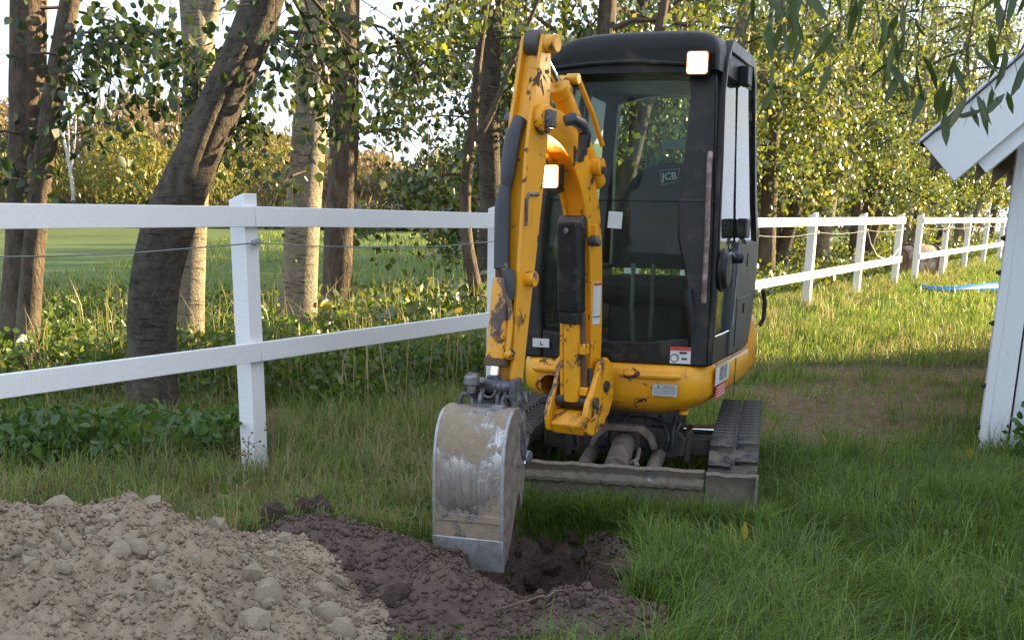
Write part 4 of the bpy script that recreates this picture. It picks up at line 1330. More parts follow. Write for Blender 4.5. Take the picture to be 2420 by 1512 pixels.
# swing post
sw = MB()
for sx in (-1, 1):
    sw.prism([(-.13, .70), (-.06, .745), (.0, .735), (.045, .66), (.075, .60), (.12, .55), (.145, .48), (.125, .405), (.06, .385), (-.02, .41), (-.10, .47), (-.15, .55)], lambda a, b, t: bp(a, b, t), sx * .098 - .014, sx * .098 + .014)
sw.prism([(-.14, .41), (.10, .39), (.125, .44), (.06, .50), (-.14, .49)], lambda a, b, t: bp(a, b, t), -.088, .088)
kp = P(sw, 'swing_post', 'yellow_worn', 'B', bevel=.008)
P(MB().cyl(bp(-.15, .43), bp(-.15, .66), .065, n=24), 'swing_bearing', 'dark', 'B', kp, bevel=.01)
P(MB().box(bp(-.10, .50, -.16), (.10, .09, .07)).box(bp(-.06, .52, -.21), (.05, .05, .05)), 'swing_knuckle', 'dark', 'B', kp, bevel=.012)
for s_, z_, r_ in ((-.05, .61, .026), (.06, .545, .026)): pin(s_, z_, .125, r_, 'pivot_pin', 'dark', kp)
P(MB().cyl(bp(-.055, .69, -.112), bp(-.055, .69, -.14), .045, n=20), 'pin_boss', 'yellow_worn', 'B', kp, bevel=.005)
P(MB().tube([bp(.05, .70, .075), bp(.045, .60, .078), bp(.05, .50, .075)], .012, 8), 'hydraulic_hose', 'hose', 'B', kp)
# hoses down the dipper
def sc_(z): return float(np.interp(z, [.62, 1.046, 1.30, 1.59, 1.745, 1.9, 2.06], [.69, .636, .60, .562, .537, .515, .497]))
P(MB().tube([bp(sc_(1.74) + .055, 1.74, -.012), bp(sc_(1.66) + .09, 1.66, -.018), bp(sc_(1.55) + .095, 1.55, -.022), bp(sc_(1.48) + .09, 1.48, -.028)], [.030, .034, .033, .025], 14), 'hose_sleeve', 'hose', 'B', stick)
P(MB().tube([bp(sc_(1.50) + .09, 1.50, -.026), bp(sc_(1.44) + .095, 1.44, -.034), bp(sc_(1.40) + .09, 1.40, -.036), bp(sc_(1.25) + .085, 1.25, -.028), bp(sc_(1.16) + .08, 1.16, -.022)], [.022, .030, .034, .033, .034], 14), 'hose_sleeve', 'hose', 'B', stick)
P(MB().tube([bp(sc_(1.15) + .085, 1.15, .01), bp(sc_(1.08) + .09, 1.10, .030), bp(sc_(1.02) + .08, 1.04, .036)], [.028, .024, .012], 10), 'hose_sleeve', 'hose', 'B', stick)
for off, z0 in ((-.034, 1.17), (-.006, 1.16)):
    P(MB().tube([bp(sc_(z0) + .085, z0 + .02, off), bp(sc_(z0) + .088, z0 - .06, off), bp(sc_(z0) + .085, z0 - .12, off + .004)], [.015, .013, .012], 10), 'steel_pipe', 'rust', 'B', stick)
    P(MB().cyl(bp(sc_(z0) + .085, z0 + .025, off), bp(sc_(z0) + .086, z0 - .005, off), .018, n=8), 'pipe_union', 'hitch', 'B', stick)
# bucket ram
b0, b1 = Vector(bp(sc_(1.10) + .075, 1.12, -.012)), Vector(bp(sc_(.79) + .088, .775, -.012))
bk = P(MB().cyl(b0, b1, .043, n=24), 'bucket_ram', 'yellow_worn', 'B', bevel=.005)
dv = (b1 - b0).normalized()
P(MB().cyl(b1 - dv * .028, b1 + dv * .006, .049, n=24), 'ram_gland', 'rust', 'B', bk, bevel=.005)
P(MB().cyl(b1, b1 + dv * .06, .020, n=16), 'ram_rod', 'chrome', 'B', bk)
P(MB().tube([bp(sc_(1.04) + .09, 1.06, .020), bp(sc_(1.0) + .09, 1.0, .040), bp(sc_(.95) + .085, .94, .042), bp(sc_(.84) + .085, .83, .040)], .0125, 8), 'hydraulic_pipe', 'yellow_worn', 'B', bk)
P(MB().cyl(bp(sc_(.83) + .075, .82, .030), bp(sc_(.83) + .075, .82, .062), .024, n=16).cyl(bp(sc_(.83) + .075, .82, .062), bp(sc_(.83) + .075, .82, .074), .018, n=6), 'pipe_block', 'yellow_worn', 'B', bk, bevel=.004)
eye = b1 + dv * .085
P(MB().cyl(eye + Vector((-.028, 0, 0)), eye + Vector((.028, 0, 0)), .036, n=20).box(eye - dv * .02, (.045, .05, .05)), 'ram_eye', 'hitch', 'B', bk, bevel=.006)
P(MB().tube([tuple(eye + Vector((.035 * math.cos(a), -.040, .035 * math.sin(a) - .01))) for a in [R(180 + 180 * i / 12) for i in range(13)]], .006, 6), 'pin_clip', 'steel', 'B', bk)
# tipping link
es, ez = -eye.y, eye.z
lk = MB()
lk.cyl(bp(es, ez, -.125), bp(es, ez, .085), .030, n=20)
lk.cyl(bp(es, ez, -.135), bp(es, ez, -.085), .046, n=20)
for sx in (-.065, .055):
    lk.bar(bp(es, ez + .02, sx), bp(es - .01, ez - .20, sx * .95), .02, .05, (0, 1, 0))
lk.box(bp(es - .02, ez - .075, 0), (.12, .035, .045))
P(lk, 'tipping_link', 'hitch', 'B', bevel=.006)
sl = MB()
sl.prism([(es + .035, ez + .035), (es - .03, ez + .04), (es - .045, ez - .02), (es - .06, ez - .18), (es - .10, ez - .30), (es - .07, ez - .33), (es - .02, ez - .26), (es + .01, ez - .12), (es + .045, ez - .02)], lambda a, b, t: bp(a, b, t), .085, .108)
slo = P(sl, 'side_link', 'hitch', 'B', bevel=.006)
P(MB().cyl(bp(es - .08, ez - .30, .08), bp(es - .08, ez - .30, .125), .028, n=16), 'link_pin', 'steel', 'B', slo, bevel=.004)
# bucket
def kp_(s, z, off=0.0): return (off - .045, -(s - .70), z)
BW, BO = .149, -.012
shell = [(.70, .575), (.76, .600), (.83, .607), (.89, .590), (.935, .552), (.965, .495), (.982, .42), (.988, .33), (.988, .23), (.985, .12), (.979, .03), (.972, -.045)]
sp_, sh = smooth_line(shell, [.006] * len(shell), 3)
bucket = P(MB().prism(ribbon(sp_, sh), lambda a, b, t: kp_(a, b, t), BO - BW, BO + BW), 'bucket', 'bucket', 'K', bevel=.002, sharp=40)
sidep = sp_[:] + [(.930, -.02), (.875, .06), (.825, .165), (.79, .235), (.765, .245), (.745, .215), (.735, .16), (.715, .22), (.695, .34), (.685, .46)]
for sx in (-1, 1):
    P(MB().prism([(s - .004, z) for s, z in sidep], lambda a, b, t: kp_(a, b, t), BO + sx * (BW - .012), BO + sx * (BW + .003)), 'bucket_side', 'mudsteel' if sx > 0 else 'bucket', 'K', bucket, bevel=.002)
    P(MB().tube([kp_(s + .004, z, BO + sx * (BW - .002)) for s, z in sp_[8:]], .008, 8), 'edge_bead', 'lip', 'K', bucket)
P(MB().prism([(.972, .092), (.996, .088), (.992, .0), (.984, -.052), (.966, -.056), (.962, .0)], lambda a, b, t: kp_(a, b, t), BO - BW - .006, BO + BW + .006), 'cutting_edge', 'lip', 'K', bucket, bevel=.004)
P(MB().prism([(.980, .19), (.999, .188), (.998, .155), (.980, .157)], lambda a, b, t: kp_(a, b, t), BO - BW + .004, BO + BW - .004), 'wear_strip', 'bucket', 'K', bucket, bevel=.003)
for off in (-.085, .095):
    em_ = [(.80 + .035 * math.cos(a), .635 + .04 * math.sin(a)) for a in [R(180 * i / 10) for i in range(11)]] + [(.765, .585), (.835, .585)][::1]
    lp = MB().tube([kp_(.815, .575 + .0, off - .028), kp_(.815, .635, off - .026), kp_(.815, .655, off - .012), kp_(.815, .655, off + .012), kp_(.815, .635, off + .026), kp_(.815, .575, off + .028)], .011, 8)
    P(lp, 'lifting_eye', 'hitch', 'K', bucket)
P(MB().prism([(.72, .59), (.86, .60), (.84, .625), (.72, .64)], lambda a, b, t: kp_(a, b, t), -.055, .10), 'hitch_plate', 'hitch', 'K', bucket, bevel=.005)
for off in (-.02, .055):
    P(MB().prism([(.70, .60), (.84, .60), (.83, .66), (.74, .70), (.70, .68)], lambda a, b, t: kp_(a, b, t), off - .008, off + .008), 'hitch_ear', 'hitch', 'K', bucket, bevel=.004)
P(MB().cyl(kp_(.83, .66, -.055), kp_(.83, .71, -.055), .020, n=14).cyl(kp_(.83, .695, -.055), kp_(.83, .735, -.055), .032, n=18), 'hitch_knob', 'steel', 'K', bucket, bevel=.006)
P(MB().cyl(kp_(.70, .64, -.10), kp_(.70, .64, .15), .026, n=20), 'pivot_pin', 'hitch', 'K', bucket, bevel=.004)
P(MB().cyl(kp_(.80, .38, BO + BW), kp_(.80, .38, BO + BW + .04), .014, n=12), 'hitch_pin', 'chrome', 'K', bucket, bevel=.003)
# ================================================================== trees
M['bark_gray'] = bark_mat('grey_alder_bark', (.15, .13, .095), (.34, .29, .21), (.36, .33, .24), .9, .02, 1.0)
M['bark_dark'] = bark_mat('dark_ridged_bark', (.040, .032, .025), (.135, .110, .085), (.17, .155, .11), .75, .05, .6)
M['bark_rough'] = bark_mat('rough_plated_bark', (.050, .037, .027), (.19, .145, .105), (.24, .20, .14), .3, .06, .35)
M['twig'] = simple('twig_bark', (.075, .055, .04), .85, vary=.4)
M['leaf_alder'] = leaf_mat('alder_leaf', (.018, .038, .008), (.050, .082, .012), (.15, .13, .02), .45)
M['leaf_hedge'] = leaf_mat('hedge_leaf', (.055, .092, .007), (.21, .245, .015), (.46, .35, .03), .50, .09)
M['leaf_weed'] = leaf_mat('weed_leaf', (.060, .115, .012), (.16, .23, .022), (.32, .29, .04), .48)
M['leaf_nettle'] = leaf_mat('nettle_leaf', (.055, .120, .014), (.115, .190, .022), (.16, .20, .03), .42)
M['leaf_long'] = leaf_mat('long_leaf', (.050, .085, .016), (.095, .135, .024), (.22, .15, .03), .45)
M['leaf_willow'] = leaf_mat('willow_leaf', (.17, .18, .03), (.34, .29, .05), (.44, .33, .06), .45, .03)
M['leaf_brush'] = leaf_mat('brush_twig', (.16, .125, .06), (.30, .22, .10), (.36, .30, .13), .35, .02)
M['leaf_far'] = leaf_mat('far_leaf', (.055, .075, .022), (.11, .12, .035), (.20, .16, .05), .35, .02)

def leaf_cloud(name, pos, size, down=.5, wide=.42, shape=6, r=None, out=None):
    """one mesh of separate leaves; pos (N,3), size (N,)"""
    r = r or rng
    N = len(pos)
    d = r.normal(size=(N, 3))
    d[:, 2] -= down * 2.2
    if out is not None: d += out
    d /= np.linalg.norm(d, axis=1, keepdims=True)
    a = r.normal(size=(N, 3))
    s = np.cross(d, a)
    s /= np.linalg.norm(s, axis=1, keepdims=True) + 1e-9
    n = np.cross(s, d)
    L = np.asarray(size)[:, None]
    Wd = L * wide * r.uniform(.8, 1.2, (N, 1))
    fold = Wd * r.uniform(.0, .55, (N, 1))
    p = np.asarray(pos)
    curl = n * L * r.uniform(-.25, .25, (N, 1))
    if shape == 6:
        V = np.stack([p, p + d * L * .28 - s * Wd * .85 + n * fold, p + d * L * .66 - s * Wd * .75 + n * fold + curl * .4, p + d * L + curl,
                      p + d * L * .66 + s * Wd * .75 + n * fold + curl * .4, p + d * L * .28 + s * Wd * .85 + n * fold], 1)
        b = (np.arange(N) * 6)[:, None]
        q = np.concatenate([b + np.array([[0, 1, 2, 3]]), b + np.array([[0, 3, 4, 5]])], 0)
        return np_mesh(name, V.reshape(-1, 3), quads=q, smooth=False)
    V = np.stack([p, p + d * L * .45 - s * Wd + n * fold, p + d * L + curl, p + d * L * .45 + s * Wd + n * fold], 1)
    b = (np.arange(N) * 4)[:, None]
    t = np.concatenate([b + np.array([[0, 1, 2]]), b + np.array([[0, 2, 3]])], 0)
    return np_mesh(name, V.reshape(-1, 3), tris=t, smooth=False)

def trunk_mesh(name, pts, n=16, knob=.06, ridge=0.0, seg=6):
    """pts: (x, y, z, r); smooth, uneven tube"""
    c, rad = [], []
    m = len(pts)
    for i in range(m - 1):
        p0, p1, p2, p3 = [np.array(pts[max(0, min(m - 1, j))]) for j in (i - 1, i, i + 1, i + 2)]
        for q in range(seg):
            t = q / seg
            v = .5 * (2 * p1 + (p2 - p0) * t + (2 * p0 - 5 * p1 + 4 * p2 - p3) * t * t + (3 * p1 - p0 - 3 * p2 + p3) * t ** 3)
            c.append(v[:3])
            rad.append(v[3])
    c.append(np.array(pts[-1][:3]))
    rad.append(pts[-1][3])
    mb = MB()
    rings = []
    for i, (p, r_) in enumerate(zip(c, rad)):
        t = c[min(i + 1, len(c) - 1)] - c[max(i - 1, 0)]
        t = Vector(t).normalized()
        a = t.cross(Vector((0, 1, 0))).normalized()
        b = t.cross(a)
        ring_ = []
        for k in range(n):
            q = 2 * math.pi * k / n
            dirv = a * math.cos(q) + b * math.sin(q)
            w = 1 + knob * float(vnoise(p[0] + dirv.x * .5, p[1] + dirv.y * .5, p[2] * 1.3, 2.4, 3)) + ridge * math.sin(q * 5 + p[2] * 1.2)
            if i < 4: w *= 1 + .28 * (1 - i / 4) ** 2 * (1 + .35 * math.sin(q * 3))
            ring_.append(Vector(p) + dirv * r_ * w)
        rings.append(ring_)
    mb.loft(rings)
    return mb.mesh(name, 60)

def twiggy(r, start, dirv, length, r0, droop, nsub, sub_len, leaves, spread=.10):
    """a limb with side twigs; returns tube point lists and leaf positions"""
    tubes, lp = [], []
    p = np.array(start, float)
    d = np.array(dirv, float)
    d /= np.linalg.norm(d)
    pts = [p.copy()]
    n = 6
    for i in range(n):
        d = d + r.normal(0, .16, 3) + np.array([0, 0, -droop * (i + 1) / n])
        d /= np.linalg.norm(d)
        p = p + d * length / n
        pts.append(p.copy())
    tubes.append((pts, [r0 * (1 - .8 * i / n) for i in range(n + 1)]))
    for k in range(nsub):
        t = r.uniform(.2, 1.0) * n
        i = min(int(t), n - 1)
        q = pts[i] + (pts[i + 1] - pts[i]) * (t - i)
        e = (pts[i + 1] - pts[i])
        e = e / np.linalg.norm(e) * .6 + r.normal(0, .6, 3) + np.array([0, 0, -.35])
        e /= np.linalg.norm(e)
        L = sub_len * r.uniform(.5, 1.2)
        q1 = q + e * L * .5
        e2 = e + np.array([0, 0, -.5 * droop - .15])
        q2 = q1 + e2 / np.linalg.norm(e2) * L * .5
        tubes.append(([q, q1, q2], [r0 * .30, r0 * .2, r0 * .1]))
        m = max(1, int(leaves / nsub))
        tt = r.uniform(.05, 1.05, m)[:, None]
        base_ = np.where(tt < .5, q + (q1 - q) * tt * 2, q1 + (q2 - q1) * (tt - .5) * 2)
        lp.append(base_ + r.normal(0, spread, (m, 3)) * np.array([1, 1, .8]))
    return tubes, lp

def make_tree(name, label, stems, bark, limbs, leaf, lsize, seed, group=None, shape=6, knob=.07, ridge=.03, stub=None, down=.5, spread=.10, sub=.55):
    """stems: list of trunk point lists; limbs: (start, direction, length, radius, droop, twigs, leaves)"""
    r = np.random.default_rng(seed)
    b = stems[0][0]
    root_ = empty(name, (b[0], b[1], b[2]))
    tag(root_, label, 'tree', group)
    off = Vector((-b[0], -b[1], -b[2]))
    for i, s in enumerate(stems):
        place('trunk' if i == 0 else 'stem', trunk_mesh('trunk', s, 18 if shape == 6 else 10, knob, ridge), M[bark], root_, off)
    if stub is not None: place('branch_stub', trunk_mesh('branch_stub', stub, 10, .12, .0, 4), M[bark], root_, off)
    LP = []
    for (st, dv_, ln, r0, dr_, nt, nl) in limbs:
        tubes, lp = twiggy(r, st, dv_, ln, r0, dr_, nt, sub, nl, spread)
        mb = MB()
        for pts, rad in tubes: mb.tube(pts, rad, 5 if len(pts) > 3 else 4)
        mb.build('branch', M['twig'], root_, off)
        LP += lp
    if LP:
        pos = np.concatenate(LP)
        place('crown', leaf_cloud('crown', pos, lsize * r.uniform(.55, 1.25, len(pos)), down, .40, shape, r), M[leaf], root_, off)
    return root_

def limbs_auto(r, stem, n, z0, z1, length, leaves, up=.25, droop=.35, az=None):
    out = []
    st = np.array(stem)
    for i in range(n):
        z = z0 + (z1 - z0) * (i + r.uniform(0, 1)) / n
        x, y = np.interp(z, st[:, 2], st[:, 0]), np.interp(z, st[:, 2], st[:, 1])
        a = r.uniform(0, 2 * math.pi) if az is None else az[0] + r.uniform(-az[1], az[1])
        L = length * r.uniform(.6, 1.25)
        out.append(((x, y, z), (math.cos(a), math.sin(a), up), L, .022 * L / 1.5 + .008, droop, 12, int(leaves * r.uniform(.7, 1.3))))
    return out
def grow(pts, top, r1, jx=0.0, jy=0.0):
    """carry a trunk on above the frame"""
    a, b = np.array(pts[-2]), np.array(pts[-1])
    d = (b - a)[:3]
    d = d / d[2]
    return pts + [(b[0] + d[0] * (top - b[2]) * .5 + jx, b[1] + d[1] * (top - b[2]) * .5 + jy, b[2] + (top - b[2]) * .5, (b[3] + r1) / 2), (b[0] + d[0] * (top - b[2]) * .8 + jx * 2, b[1] + jy * 2, top, r1)]
E_, SW_, NW_ = 0.0, -2.4, 2.4
rt = np.random.default_rng(5)
T1a = grow([(-3.981, 9.3, -.05, .165), (-3.88, 9.3, .706, .145), (-3.803, 9.3, 1.216, .136), (-3.717, 9.3, 1.952, .131), (-3.618, 9.3, 2.824, .127)], 7.0, .05)
T1b = grow([(-3.86, 9.12, -.05, .10), (-3.70, 9.1, .879, .085), (-3.577, 9.1, 1.495, .08), (-3.399, 9.1, 2.233, .075), (-3.241, 9.1, 2.798, .068)], 5.5, .02)
lim = [((-3.42, 9.1, 2.3), (.9, -.2, .35), 1.5, .014, .35, 22, 330), ((-3.40, 9.1, 2.55), (1, .1, .25), 1.3, .012, .55, 20, 300), ((-3.6, 9.2, 2.45), (.6, -.6, .3), 1.0, .011, .6, 14, 200),
       ((-3.7, 9.2, 1.9), (-.5, -.8, .3), .9, .010, .5, 12, 120), ((-3.62, 9.2, 2.75), (.8, .3, .2), 1.7, .013, .6, 22, 320), ((-3.75, 9.2, 1.55), (-.2, -1, .1), .9, .008, .5, 12, 110)]
lim += limbs_auto(rt, T1a, 7, 4.0, 6.6, 1.6, 200)
make_tree('alder_tree', 'twin-stemmed dark alder with a leaning second stem and hanging leafy branches', [T1a, T1b], 'bark_rough', lim, 'leaf_alder', .085, 101, 'alders behind the white fence')
T2 = grow([(-2.53, 8.0, -.12, .19), (-2.487, 8.0, .246, .166), (-2.448, 8.0, .813, .164), (-2.326, 8.0, 1.253, .168), (-2.182, 8.0, 1.549, .150), (-1.936, 8.0, 2.019, .136), (-1.698, 8.0, 2.498, .127), (-1.579, 8.0, 2.791, .122)], 6.8, .05)
st2 = [(-2.20, 7.90, 1.42, .055), (-2.08, 7.86, 1.72, .052), (-1.93, 7.84, 2.02, .045), (-1.80, 7.84, 2.25, .040), (-1.74, 7.84, 2.37, .038)]
lim = [((-1.62, 8.0, 2.7), (.9, .5, .1), 1.0, .02, .8, 14, 170), ((-1.60, 8.05, 2.75), (.6, .7, .0), 1.1, .02, .9, 14, 200), ((-1.68, 7.95, 2.55), (.35, -.3, .3), .5, .010, .4, 6, 30), ((-1.75, 8, 2.45), (.9, .2, -.1), .75, .012, .6, 9, 60)]
lim += limbs_auto(rt, T2, 7, 4.0, 6.4, 1.6, 200)
make_tree('alder_tree', 'thick dark alder leaning over beyond the fence post, with a cut branch stub', [T2], 'bark_dark', lim, 'leaf_alder', .080, 102, 'alders behind the white fence', stub=st2)
T3 = [(-2.83, 10.0, -.05, .150), (-2.719, 10.0, 1.165, .129), (-2.617, 10.0, 2.023, .127), (-2.573, 10.0, 2.70, .125)]
T3 = grow(T3, 6.5, .04, -.25)
T3r = [(-2.565, 10.0, 2.62, .08), (-2.46, 10.0, 2.92, .075), (-2.30, 10.0, 3.5, .06), (-2.1, 10.1, 4.6, .03)]
lim = limbs_auto(rt, T3, 7, 4.2, 6.2, 1.5, 200) + [((-2.55, 10, 2.75), (.6, .2, .4), .8, .012, .3, 6, 30)]
make_tree('alder_tree', 'pale straight alder forking high up behind the leaning trunk', [T3, T3r], 'bark_gray', lim, 'leaf_alder', .080, 103, 'alders behind the white fence')
T4 = grow([(-2.10, 11.2, -.05, .185), (-2.001, 11.2, 1.239, .162), (-1.891, 11.2, 2.302, .153), (-1.809, 11.2, 3.172, .145)], 8.0, .05)
lim = [((-1.95, 11.15, 2.6), (-.8, -.4, .2), 1.1, .018, .7, 16, 190), ((-1.9, 11.1, 1.75), (-.5, -.7, .1), .7, .012, .8, 8, 50), ((-1.88, 11.2, 2.9), (-1, .1, .3), 1.3, .02, .6, 18, 240)]
lim += limbs_auto(rt, T4, 7, 4.9, 7.6, 1.6, 200)
make_tree('alder_tree', 'smooth pale grey straight alder with a sunlit side beside the fence post', [T4], 'bark_gray', lim, 'leaf_alder', .080, 104, 'alders behind the white fence', knob=.04, ridge=.015)
T5 = grow([(-2.05, 13.0, -.05, .20), (-1.96, 13.0, .7, .165), (-1.92, 13.0, 1.25, .155), (-1.87, 13.0, 1.9, .15), (-1.84, 13.0, 2.5, .142), (-1.807, 13.0, 3.47, .132)], 8.0, .05)
lim = [((-1.8, 13, 2.9), (1, -.3, .1), 1.5, .02, .7, 18, 150), ((-1.8, 12.9, 3.2), (.9, -.5, .1), 1.6, .02, .8, 18, 150), ((-1.85, 12.9, 2.2), (1, -.2, .0), 1.5, .014, .25, 10, 70)]
lim += limbs_auto(rt, T5, 7, 4.9, 7.6, 1.6, 200)
make_tree('alder_tree', 'rough-barked upright alder standing close behind the smooth grey one', [T5], 'bark_rough', lim, 'leaf_alder', .085, 105, 'alders behind the white fence', knob=.14, ridge=.05)
T6 = [(-.36, 13.5, -.05, .10), (-.394, 13.5, .283, .09), (-.494, 13.5, .702, .079), (-.579, 13.5, 1.16, .069), (-.597, 13.5, 1.655, .066), (-.545, 13.5, 2.141, .066)]
T6l = grow([(-.548, 13.5, 2.06, .05), (-.50, 13.5, 2.6, .046), (-.471, 13.5, 2.956, .042), (-.388, 13.5, 3.579, .034)], 6, .012)
T6r = grow([(-.55, 13.5, 2.06, .045), (-.42, 13.5, 2.28, .038), (-.305, 13.5, 2.492, .033), (-.13, 13.5, 2.92, .026)], 5, .01)
lim = [((-.2, 13.4, 2.75), (.8, -.5, .0), .9, .012, .5, 12, 110), ((-.45, 13.5, 3.1), (-.9, -.3, .2), 1.3, .016, .6, 18, 240), ((-.3, 13.5, 3.2), (.9, -.3, .1), 1.2, .016, .6, 18, 240), ((-.5, 13.5, 2.4), (-1, -.1, .1), 1.2, .012, .3, 10, 70)]
lim += limbs_auto(rt, T6l, 7, 3.5, 5.9, 1.4, 220)
make_tree('hazel_tree', 'slender forked sunlit tree with a curved trunk beside the dipper arm', [T6, T6l, T6r], 'bark_rough', lim, 'leaf_hedge', .085, 106, knob=.08)
T7 = grow([(-.385, 15.0, -.05, .17), (-.348, 15.0, 1.447, .135), (-.388, 15.0, 2.426, .129), (-.372, 15.0, 3.828, .117)], 7.5, .04)
lim = limbs_auto(rt, T7, 8, 3.6, 7.2, 1.6, 220)
make_tree('alder_tree', 'dark upright trunk close behind the slender forked tree', [T7], 'bark_dark', lim, 'leaf_hedge', .085, 107, 'alders behind the white fence', knob=.10)

# hedgerow trees along the fence, dense and leafy to low down
hs = [(8.6, -2.2, 'leafy tree seen over the cab roof with a pale bare stem'), (10.6, -2.5, 'leafy tree seen through the cab windscreen'),
      (12.6, -2.0, 'leafy tree behind the cab door'), (14.3, -1.7, 'broad dark trunk with leaves to the ground by the cab door'), (15.9, -2.2, 'grey sunlit trunk leaning between the first fence posts beyond the cab'),
      (18.2, -1.9, 'leafy tree by the last post before the fence gap'), (20.6, -1.8, 'twin-trunked tree standing in the fence gap'), (22.8, -2.2, 'leafy tree beyond the fence gap'),
      (25.4, -1.9, 'leaning sunlit trunk behind the second post past the gap'), (28.2, -2.1, 'leafy tree behind the middle posts past the gap'), (31.5, -2.0, 'slim tree behind the far posts past the gap'),
      (35.5, -2.2, 'far leafy tree near the shed eave'), (40.5, -2.0, 'leafy tree at the far end of the fence row')]
for i, (s, n_, lab) in enumerate(hs):
    r = np.random.default_rng(300 + i)
    p = fpt(s, n_)
    g = gz(*p)
    lean = r.uniform(-.12, .18)
    tw = r.uniform(.10, .20)
    stem = [(p[0], p[1], g - .05, tw * 1.15), (p[0] + lean * .5, p[1], g + 1.0, tw * .95), (p[0] + lean * 1.1, p[1], g + 2.0, tw * .85), (p[0] + lean * 1.6, p[1], g + 3.4, tw * .7), (p[0] + lean * 2.2, p[1], g + 5.2, tw * .45), (p[0] + lean * 2.6, p[1], g + 7.2, tw * .2)]
    stems = [stem]
    if i in (0, 4, 6, 8, 11): stems.append([(p[0] + .12, p[1] - .1, g + .1, tw * .7), (p[0] + .35, p[1] - .15, g + 1.2, tw * .6), (p[0] + .6, p[1] - .15, g + 2.4, tw * .5), (p[0] + .9, p[1] - .1, g + 4.4, tw * .25)])
    low = 1.65 if i > 1 else 2.2
    lim = limbs_auto(r, stem, 13 if i > 2 else 10, g + low, g + 3.6, 1.7, 400 if i > 2 else 330, .35, .35) + limbs_auto(r, stem, 8, g + 3.6, g + 7.0, 1.9, 330, .4, .3)
    make_tree('hedge_tree', lab, stems, ('bark_rough', 'bark_dark', 'bark_gray')[i % 3], lim, 'leaf_hedge', .082 if i < 9 else .10, 400 + i, 'hedgerow trees along the white fence', 4, .08, spread=.115, sub=.62)

# second, deeper row closing the hedgerow
for i, s in enumerate((11.5, 14.0, 16.6, 19.4, 22.4, 26.0, 30.0, 35.0, 41.0)):
    r = np.random.default_rng(800 + i)
    p = fpt(s, -5.0 + r.uniform(-.5, .5))
    g = gz(*p)
    tw = r.uniform(.10, .17)
    stem = [(p[0], p[1], g - .05, tw), (p[0] + .1, p[1], g + 1.5, tw * .85), (p[0], p[1] + .1, g + 3.5, tw * .6), (p[0] + .1, p[1], g + 6.8, tw * .2)]
    lim = limbs_auto(r, stem, 12, g + 1.1, g + 4.2, 2.0, 380, .3, .35) + limbs_auto(r, stem, 6, g + 4.2, g + 6.6, 2.0, 300, .4, .3)
    make_tree('hedge_tree', 'leafy tree of the deeper row behind the fence-side hedgerow trees', [stem], ('bark_rough', 'bark_dark')[i % 2], lim, 'leaf_hedge', .125, 820 + i, 'deeper row of hedgerow trees', 4, .08, spread=.16, sub=.75)

# tree overhanging the camera: long narrow leaves
OT = [(2.75, 1.9, -.05, .16), (2.7, 2.0, 1.2, .14), (2.6, 2.2, 2.4, .12), (2.4, 2.6, 3.6, .08), (2.2, 3.0, 4.6, .04)]
lim = []
ro = np.random.default_rng(77)
for (x, y, z, dx, dy, L) in ((1.22, 3.85, 2.30, -.05, .1, .40), (1.40, 3.85, 2.28, .1, .1, .46), (1.10, 3.8, 2.30, -.15, .15, .36), (.90, 4.1, 2.32, -.2, .1, .34), (.90, 4.25, 2.34, -.1, .1, .36), (1.00, 4.0, 2.32, -.1, .2, .30), (1.52, 4.0, 2.26, .15, .1, .44), (1.30, 4.1, 2.3, .05, .1, .38)):
    lim.append(((x, y, z), (dx, dy, -.75), L, .006, .5, 5, 20))
lim += [((2.45, 2.5, 3.3), (-.75, .85, -.12), 1.7, .03, .25, 16, 120), ((2.5, 2.4, 3.0), (-.55, .85, -.1), 1.9, .03, .2, 16, 120), ((2.3, 2.8, 4.0), (-.5, .8, .1), 1.6, .025, .2, 16, 160), ((2.4, 2.6, 3.7), (.6, .6, .2), 1.6, .025, .2, 16, 160)]
b = OT[0]
ovr = empty('overhanging_tree', b[:3])
tag(ovr, 'tree with long narrow drooping leaves hanging over the shed corner', 'tree')
place('trunk', trunk_mesh('trunk', OT, 14, .08, .03), M['bark_dark'], ovr, (-b[0], -b[1], -b[2]))
LP = []
for (st, dv_, ln, r0, dr_, nt, nl) in lim:
    tubes, lp = twiggy(ro, st, dv_, ln, r0, dr_, nt, .22 if r0 < .01 else .5, nl, .03)
    mb = MB()
    for pts, rad in tubes: mb.tube(pts, rad, 5)
    mb.build('branch', M['twig'], ovr, (-b[0], -b[1], -b[2]))
    LP += lp
for (st, q0) in (((2.5, 2.4, 3.0), (1.22, 3.85, 2.30)), ((2.5, 2.4, 3.0), (1.52, 4.0, 2.26)), ((2.5, 2.4, 3.0), (1.40, 3.85, 2.28)), ((2.5, 2.4, 3.0), (1.30, 4.1, 2.3)), ((2.45, 2.5, 3.3), (.90, 4.1, 2.32)), ((2.45, 2.5, 3.3), (.90, 4.25, 2.34)), ((2.45, 2.5, 3.3), (1.0, 4.0, 2.32)), ((2.5, 2.4, 3.0), (1.10, 3.8, 2.30))):
    st, q0 = Vector(st), Vector(q0)
    mb = MB().tube([st, st.lerp(q0, .4) + Vector((0, 0, .16)), st.lerp(q0, .75) + Vector((0, 0, .12)), q0], [.02, .014, .01, .006], 6)
    mb.build('branch', M['twig'], ovr, (-b[0], -b[1], -b[2]))
pos = np.concatenate(LP)
place('crown', leaf_cloud('crown', pos, .115 * ro.uniform(.6, 1.2, len(pos)), 1.3, .13, 6, ro), M['leaf_long'], ovr, (-b[0], -b[1], -b[2]))

